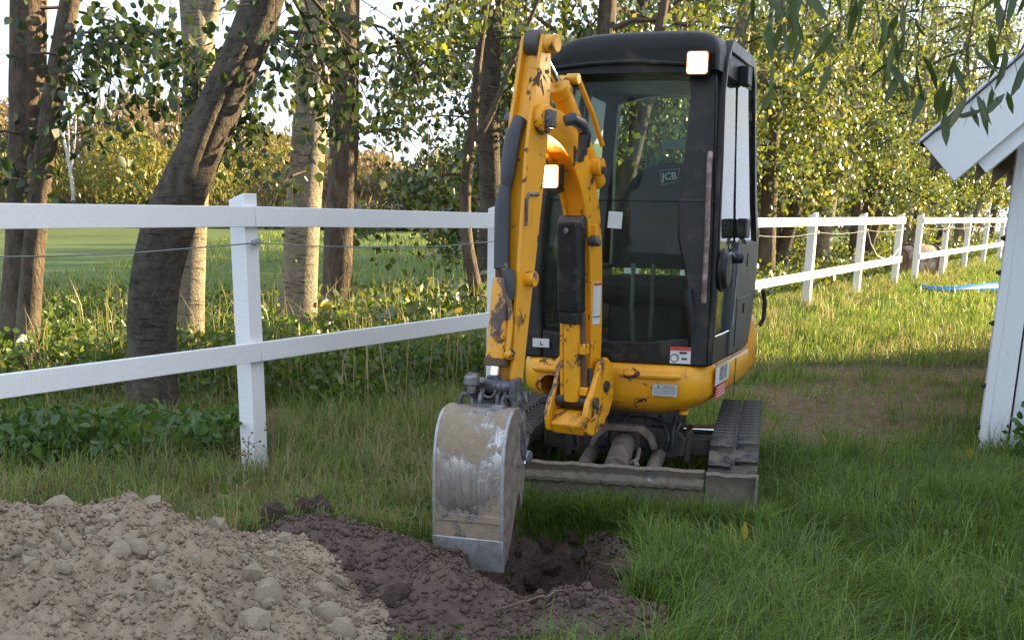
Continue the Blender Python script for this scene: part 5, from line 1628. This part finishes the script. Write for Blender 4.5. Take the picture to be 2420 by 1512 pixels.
# dark leafy spray hanging from above between the trunks and the arm
# ---- far bushes across the field
def far_bush(x, y, w, h, n, leaf, lab, seed, size=.26, upright=-.8, bare=0):
    r = np.random.default_rng(seed)
    g = gz(x, y)
    root_ = empty('field_bush', (x, y, g))
    tag(root_, lab, 'bush', 'bushes across the field')
    for k in range(4 + bare):
        a = r.uniform(0, 6.28)
        q = r.uniform(.1, .35) * w
        MB().tube([(0, 0, 0), (q * .4 * math.cos(a), q * .4 * math.sin(a), h * .4), (q * math.cos(a), q * math.sin(a), h * r.uniform(.7, .98))], [.05, .035, .012], 5).build('stem', M['twig'], root_)
    m = int(n * .38)
    lob = r.uniform(-.75, .75, (12, 2)) * w / 2
    lh = r.uniform(.55, 1.0, 12) * h
    c = r.integers(0, 12, n)
    t = r.uniform(0, 1, n) ** .75
    rad = (w * .22) * np.sqrt(np.clip(1 - (t - .35) ** 2 / .5, .04, 1)) * np.sqrt(r.uniform(0.05, 1, n))
    a = r.uniform(0, 6.28, n)
    pos = np.stack([lob[c, 0] + rad * np.cos(a), lob[c, 1] + rad * np.sin(a), t * lh[c]], -1)
    place('crown', leaf_cloud('crown', pos, size * r.uniform(.5, 1.4, n), upright, .17, 4, r), M[leaf], root_)
    return root_
fb = [(-24, 52, 8, 4.6, 'leaf_far', 'olive bush at the far end of the field'), (-19.5, 50, 6, 4.2, 'leaf_willow', 'yellow willow bush by the bare birch'), (-16.5, 53, 6, 6.4, 'leaf_brush', 'tall tawny bush with thin tips'),
      (-14.2, 48, 6.5, 4.5, 'leaf_willow', 'broad bright willow bush behind the leaning trunk'), (-11.2, 55, 6, 5.6, 'leaf_willow', 'tall golden bush beside the pale straight trunk'), (-8.6, 51, 6, 3.8, 'leaf_brush', 'grey-brown thicket seen above the fence post'),
      (-5.6, 54, 6, 4.0, 'leaf_brush', 'low tawny thicket beside the smooth grey trunk'), (-2.8, 52, 6, 4.2, 'leaf_far', 'dark olive bush between the rough trunk and the arm'), (.4, 54, 7, 4.6, 'leaf_brush', 'tawny bush behind the slender forked tree'), (4, 56, 8, 4.8, 'leaf_far', 'dark bush hidden behind the hedgerow')]
for i, (x, y, w, h, lf, lab) in enumerate(fb): far_bush(x, y, w, h * .80, 5200, lf, lab, 600 + i)
r = np.random.default_rng(909)
n = 44000
x = r.uniform(-44, 28, n)
hmax = 6.0 + 2.4 * vnoise(x, 0, 0, .16, 3) + 1.5 * vnoise(x, 4, 0, .5, 2) - 2.0 * sstep(-14, -4, x) + 4.0 * sstep(4, 12, x)
yw = r.uniform(66, 76, n)
pos = np.stack([x, yw, ground_h(x, yw, False) + .85 * hmax * r.uniform(0, 1, n) ** .8], -1)
tag(place('far_woodland', leaf_cloud('far_woodland', pos, .55 * r.uniform(.5, 1.3, n), -.6, .20, 4, r), M['leaf_brush']), 'autumn thicket closing the far side of the field', 'woodland', kind='stuff')
n = 16000
x = r.uniform(-34, 10, n)
y = r.uniform(47, 50, n)
pos = np.stack([x, y, ground_h(x, y, False) - .05], -1)
tag(place('reeds', leaf_cloud('reeds', pos, (1.1 + .5 * vnoise(x, y, 0, .3, 3)) * r.uniform(.7, 1.25, n), -4, .022, 4, r), M['leaf_brush']), 'belt of tawny reeds along the far edge of the field', 'reeds', kind='stuff')
M['birch'] = bark_mat('birch_bark', (.45, .43, .40), (.62, .60, .56), (.25, .22, .2), .6, .01, 1.0)
bt = empty('birch_tree', (-17.2, 46.8, gz(-17.2, 46.8)))
tag(bt, 'bare white birch stems in front of the yellow willow bush', 'tree')
place('trunk', trunk_mesh('trunk', [(0, 0, 0, .09), (.05, 0, 1.5, .075), (-.1, 0, 3.0, .06), (-.45, 0, 4.6, .025)], 8, .05), M['birch'], bt)
place('stem', trunk_mesh('stem', [(.02, 0, 1.9, .05), (.25, 0, 2.9, .045), (.45, 0, 4.2, .02)], 8, .05), M['birch'], bt)
place('stem', trunk_mesh('stem', [(-.02, .1, 2.4, .04), (.05, .1, 3.6, .03), (.0, .1, 4.9, .012)], 8, .05), M['birch'], bt)
# ================================================================== grass and weeds
M['grass'] = grass_mat('grass_blades')
M['grass_sun'] = grass_mat('sunlit_grass_blades', (.085, .150, .012), (.20, .27, .026))  # brighter yellow-green copy of the grass, sunlight put into the blade colour
def blades(name, x, y, h, w, tint, lean=.6, r=None, wind=(0, 0), z=None, flow=0.0):
    r = r or rng
    N = len(x)
    z = ground_h(x, y) - .008 if z is None else z
    a = r.uniform(0, 2 * math.pi, N)
    if flow: a = 7.0 * vnoise(x, y, 30, flow, 2) + r.normal(0, .75, N)
    ln = lean * r.uniform(.2, 1.3, N)
    lx, ly = np.cos(a) * ln + wind[0], np.sin(a) * ln + wind[1]
    f = r.uniform(0, 2 * math.pi, N)
    wx, wy = np.cos(f) * w / 2, np.sin(f) * w / 2
    k = 1 / np.sqrt(1 + .8 * (lx ** 2 + ly ** 2))
    hh = h * k
    b = np.stack([x, y, z], -1)
    wv = np.stack([wx, wy, np.zeros(N)], -1)
    m = b + np.stack([lx * h * .28, ly * h * .28, hh * .62], -1)
    t = b + np.stack([lx * h * .95, ly * h * .95, hh * r.uniform(.55, 1.0, N)], -1)
    V = np.stack([b - wv, b + wv, m - wv * .8, m + wv * .8, t], 1).reshape(-1, 3)
    i = (np.arange(N) * 5)[:, None]
    return V, i + np.array([[0, 1, 3, 2]]), i + np.array([[2, 3, 4]]), np.repeat(tint, 5)
def grass_obj(name, label, parts, mat='grass'):
    Vs, Qs, Ts, As = [], [], [], []
    k = 0
    for V, q, t, a in parts:
        Vs.append(V)
        Qs.append(q + k)
        Ts.append(t + k)
        As.append(a)
        k += len(V)
    me = np_mesh(name, np.concatenate(Vs), np.concatenate(Qs), np.concatenate(Ts), {'tint': np.concatenate(As)})
    o = place(name, me, M[mat])
    tag(o, label, 'grass', kind='stuff')
    return o
def clear(x, y):
    """True where grass may grow"""
    ok = soil_mask(x, y) * (y < 7) < .35
    ok &= heap_h(x, y) < .01
    # shed footprint
    lx = (x - CXY[0]) * FN[0] + (y - CXY[1]) * FN[1]
    ly = (x - CXY[0]) * FU[0] + (y - CXY[1]) * FU[1]
    ok &= ~((lx > .0) & (lx < GW) & (ly > -.02) & (ly < GL))
    # tracks of the machine
    c, s_ = math.cos(R(12)), math.sin(R(12))
    tx = (x - OX) * c - (y - OY) * s_
    ty = (x - OX) * s_ + (y - OY) * c
    ok &= ~((np.abs(np.abs(tx) - .555) < .12) & (np.abs(ty) < .66))
    ok &= ~((np.abs(tx) < .68) & (ty > -1.075) & (ty < -.99))
    ok &= (x - FP[0]) ** 2 + (y - FP[1] + .12) ** 2 > .14 ** 2
    return ok
def scatter(n, x0, x1, y0, y1, dens=None, r=rng):
    x, y = r.uniform(x0, x1, n), r.uniform(y0, y1, n)
    # keep to what a viewer near the camera can see
    keep = (np.abs(x) < .50 * y + 1.3) & clear(x, y)
    if dens is not None: keep &= r.uniform(0, 1, n) < dens(x, y)
    return x[keep], y[keep]
g = np.random.default_rng(21)
parts = []
# lush matted lawn in front of and beside the machine
def lush(x, y): return np.clip(.55 + .9 * vnoise(x, y, 0, 1.3, 3), .15, 1) * (1 - .85 * bare_mask(x, y))
x, y = scatter(330000, -2.6, 3.2, 3.1, 7.2, lush, g)
patch = vnoise(x, y, 7, 1.1, 3)
left_dry = sstep(.2, -1.4, x - (y - 4.5) * .2) 
hgt = (1 - .38 * left_dry) * g.uniform(.07, .22, len(x)) * (1 + .5 * patch) * (.75 + .35 * sstep(-.2, .6, vnoise(x, y, 12, .9, 2)))
parts.append(blades('g', x, y, hgt, g.uniform(.0028, .0058, len(x)), np.clip(g.uniform(-.2, .52, len(x)) + .50 * left_dry * (vnoise(x, y, 15, 1.6, 3) > -.05) + .35 * (g.uniform(0, 1, len(x)) > .93), 0, 1), 1.25, g, (.10, -.08), flow=1.1))
# longer tufts
def tufts(n, x0, x1, y0, y1, h0, h1, per, rad, tint0, tint1, lean=.8, dens=None, wd=(.003, .006)):
    cx, cy = scatter(n, x0, x1, y0, y1, dens, g)
    m = len(cx)
    x = np.repeat(cx, per) + g.normal(0, rad, m * per)
    y = np.repeat(cy, per) + g.normal(0, rad, m * per)
    k = clear(x, y)
    h = np.repeat(g.uniform(h0, h1, m), per) * g.uniform(.55, 1.1, m * per)
    ti = np.repeat(g.uniform(tint0, tint1, m), per) + g.uniform(-.12, .12, m * per)
    return blades('g', x[k], y[k], h[k], g.uniform(wd[0], wd[1], m * per)[k], np.clip(ti[k], 0, 1), lean, g)
parts.append(tufts(420, .1, 3.0, 3.2, 7.4, .18, .34, 34, .045, .0, .40, 1.0))
parts.append(tufts(420, -2.8, .1, 4.6, 7.6, .10, .26, 26, .05, .3, .9, 1.0))
parts.append(tufts(200, -3.2, .2, 5.2, 9.0, .16, .36, 36, .06, .1, .8, .9))
# fringe round the hole and the blade
a_ = g.uniform(0, 6.28, 260)
ex_, ey_ = .14 + .46 * np.cos(a_), 4.62 + .74 * np.sin(a_)
k = (ex_ > .1) & clear(ex_, ey_)
x = np.repeat(ex_[k], 30) + g.normal(0, .03, k.sum() * 30)
y = np.repeat(ey_[k], 30) + g.normal(0, .03, k.sum() * 30)
parts.append(blades('g', x, y, g.uniform(.10, .26, len(x)), g.uniform(.003, .0055, len(x)), g.uniform(0, .45, len(x)), .9, g))
bx1 = g.uniform(-.7, .72, 9000)
by1 = -1.12 + g.uniform(-.09, .03, 9000)
c, s_ = math.cos(R(12)), math.sin(R(12))
wx_, wy_ = OX + bx1 * c + by1 * s_, OY - bx1 * s_ + by1 * c
k = (hole_mask(wx_, wy_) < .2) & (wx_ > .02)
parts.append(blades('g', wx_[k], wy_[k], g.uniform(.12, .28, k.sum()), g.uniform(.003, .0055, k.sum()), g.uniform(0, .42, k.sum()), .7, g))
# brown broken stems and dead leaves lying in the grass by the fence
x, y = scatter(24000, -2.8, .3, 4.7, 8.4, lambda x, y: np.clip(.5 + vnoise(x, y, 19, 1.4, 3) * 1.3, 0, 1), g)
parts.append(blades('g', x, y, g.uniform(.06, .18, len(x)), g.uniform(.003, .008, len(x)), g.uniform(.75, 1.0, len(x)), 2.2, g))
grass_obj('grass', 'lush matted grass around the excavator and the hole', parts)
# middle distance
parts = []
def mid(x, y): return np.clip(.6 + .8 * vnoise(x, y, 0, .8, 3), .2, 1) * (1 - .90 * bare_mask(x, y))
x, y = scatter(210000, -6.5, 7.5, 7.2, 15.5, mid, g)
dryness = g.uniform(-.15, .55, len(x)) + .3 * (vnoise(x, y, 15, 1.0, 3) > .15)
parts.append(blades('g', x, y, g.uniform(.07, .20, len(x)), g.uniform(.005, .010, len(x)), np.clip(dryness, 0, 1), .8, g))
parts.append(tufts(900, -5.5, 6.0, 7.2, 14, .18, .36, 26, .06, .0, .55, .8, mid, (.005, .009)))
x, y = scatter(9000, .9, 6.0, 6.6, 12.6, lambda x, y: bare_mask(x, y) * np.clip(.4 + vnoise(x, y, 41, 2.2, 3), 0, 1), g)
parts.append(blades('g', x, y, g.uniform(.03, .11, len(x)), g.uniform(.004, .012, len(x)), g.uniform(.6, 1.0, len(x)), 2.6, g))
parts.append(tufts(40, 1.2, 4.5, 6.8, 10.5, .07, .20, 46, .09, .0, .5, 1.2, None, (.004, .008)))
grass_obj('grass', 'rough grass between the fence and the shed', parts, 'grass_sun')
parts = []
x, y = scatter(130000, -9, 20, 15, 42, None, g)
side_ = (x - FP[0]) * FN[0] + (y - FP[1]) * FN[1]
k = (side_ > -3.5) | (g.uniform(0, 1, len(x)) < .25)
x, y = x[k], y[k]
parts.append(blades('g', x, y, g.uniform(.08, .22, len(x)) * (1 + .01 * y), g.uniform(.012, .024, len(x)), np.clip(g.uniform(-.1, .62, len(x)), 0, 1), .8, g))
grass_obj('grass', 'sunlit grass of the far paddock along the fence', parts, 'grass_sun')
# long growth along the fence line
parts = []
s_v = g.uniform(-3, 30, 1500)
n_v = g.normal(0, .32, 1500) - .12
cx, cy = FP[0] + FU[0] * s_v + FN[0] * n_v, FP[1] + FU[1] * s_v + FN[1] * n_v
per = 26
x = np.repeat(cx, per) + g.normal(0, .06, 1500 * per)
y = np.repeat(cy, per) + g.normal(0, .06, 1500 * per)
k = clear(x, y)
h = np.repeat(g.uniform(.16, .40, 1500), per) * g.uniform(.5, 1.1, 1500 * per)
parts.append(blades('g', x[k], y[k], h[k], (.0045 + .0006 * np.clip(y - 8, 0, 25))[k], np.clip(np.repeat(g.uniform(.1, .75, 1500), per) + g.uniform(-.1, .1, 1500 * per), 0, 1)[k], .7, g))
# seed stalks among the weeds
x, y = scatter(2600, -6.5, 1.5, 8.2, 15, lambda x, y: ((x - FP[0]) * FN[0] + (y - FP[1]) * FN[1] < -.4) * 1.0, g)
parts.append(blades('g', x, y, g.uniform(.45, .95, len(x)), g.uniform(.006, .010, len(x)), g.uniform(.55, .95, len(x)), .35, g))
grass_obj('tall_grass', 'tall dry grass and seed stalks along the fence line', parts)

def weed_field(name, label, cx, cy, h, n, leaf, lsize, spread, mat, r, up=-.1):
    m = len(cx)
    per = n
    x = np.repeat(cx, per) + r.normal(0, spread, m * per)
    y = np.repeat(cy, per) + r.normal(0, spread, m * per)
    t = r.uniform(0, 1, m * per) ** .7
    z = ground_h(x, y) + np.repeat(h, per) * t
    pos = np.stack([x, y, z], -1)
    me = leaf_cloud(name, pos, lsize * r.uniform(.5, 1.3, len(pos)), up, .36, 6, r)
    tag(place(name, me, M[mat]), label, 'weeds', kind='stuff')
r = np.random.default_rng(55)
def fence_side(x, y): return (x - FP[0]) * FN[0] + (y - FP[1]) * FN[1]
x, y = r.uniform(-7, 2.5, 1500), r.uniform(8.3, 15.5, 1500)
k = (fence_side(x, y) < -.5) & (np.abs(x) < .5 * y + 1.2) & (vnoise(x, y, 2, .8, 2) > -.45)
cx, cy = x[k], y[k]
weed_field('weeds', 'sunlit leafy weeds growing between the trunks', cx, cy, r.uniform(.18, .55, len(cx)), 60, 6, .062, .11, 'leaf_weed', r, -.05)
x, y = r.uniform(-3.6, -1.55, 260), r.uniform(6.0, 8.3, 260)
k = (fence_side(x, y) < .25) & (gauss(x, y, -2.25, 6.6, .75, .6) > .35)
cx, cy = x[k], y[k]
weed_field('nettles', 'dark green nettle clump under the leaning trunk', cx, cy, r.uniform(.12, .30, len(cx)), 34, 6, .065, .08, 'leaf_nettle', r, .25)
# clover and dock among the lawn
x, y = scatter(900, -2.5, 3.2, 3.3, 7.5, None, r)
weed_field('clover', 'low clover leaves among the grass', x, y, r.uniform(.05, .14, len(x)), 5, 6, .022, .03, 'leaf_nettle', r, -.6)
# understorey of the hedgerow
sv = r.uniform(4, 42, 900)
nv = r.uniform(-4.2, -.9, 900)
cx, cy = FP[0] + FU[0] * sv + FN[0] * nv, FP[1] + FU[1] * sv + FN[1] * nv
weed_field('undergrowth', 'leafy undergrowth between the hedgerow trunks', cx, cy, r.uniform(.2, .65, 900), 28, 6, .095, .16, 'leaf_hedge', r, -.1)
# brown dock stalk at the foot of the post
M['dock'] = simple('dead_stalk', (.16, .085, .05), .85, vary=.4)
for (x, y, h, lab) in ((-1.32, 6.20, .36, 'dead brown dock stalk leaning on the foot of the fence post'), (-1.45, 6.14, .22, 'short dead stalk in front of the fence post')):
    z = gz(x, y)
    mb = MB()
    p0 = Vector((x, y, z))
    top = Vector((x + .03, y, z + h))
    mb.tube([p0, p0.lerp(top, .5) + Vector((.01, 0, 0)), top], [.004, .003, .0015], 5)
    rr = np.random.default_rng(int(h * 100))
    for k_ in range(16):
        t = rr.uniform(.2, 1)
        q0 = p0.lerp(top, t)
        q1 = q0 + Vector((rr.normal(0, .035), rr.normal(0, .02), rr.uniform(.0, .04)))
        mb.tube([q0, q1], [.002, .001], 4)
        mb.box(q1, (.010, .008, .010))
    tag(mb.build('dock_stalk', M['dock'], sharp=60), lab, 'plant')
# fallen leaves
M['fallen'] = leaf_mat('fallen_leaf', (.40, .24, .03), (.50, .36, .06), (.34, .15, .05), .3, .05)
fl = [(.95, 4.62, 'yellow fallen leaf standing in the grass before the blade'), (1.20, 3.90, 'bright yellow fallen leaf on the grass near the hole'), (1.9, 7.0, 'curled pale leaf on the trampled earth by the track'), (2.25, 4.6, 'reddish fallen leaf in the lawn'), (.62, 5.0, 'ochre leaf caught in grass beside the dozer blade'), (2.05, 4.05, 'small pale fallen leaf on the lawn by the shed'), (-1.35, 5.25, 'large green fallen leaf near the fence post'), (2.6, 6.6, 'orange fallen leaf by the shed corner')]
for i, (x, y, lab) in enumerate(fl):
    rr = np.random.default_rng(700 + i)
    me = leaf_cloud('fallen_leaf', np.zeros((1, 3)), np.array([.085]), -.1, .36, 6, rr)
    o = place('fallen_leaf', me, M['leaf_nettle'] if 'green' in lab else M['fallen'], None, (x, y, gz(x, y) + .10))
    tag(o, lab, 'leaf', 'fallen leaves')
# weed at the shed corner
x, y = np.full(14, 3.12) + r.normal(0, .08, 14), np.full(14, 6.98) + r.normal(0, .07, 14)
weed_field('shed_weed', 'straggling weed growing at the shed corner', x, y, r.uniform(.15, .42, 14), 16, 6, .05, .04, 'leaf_nettle', r, .1)
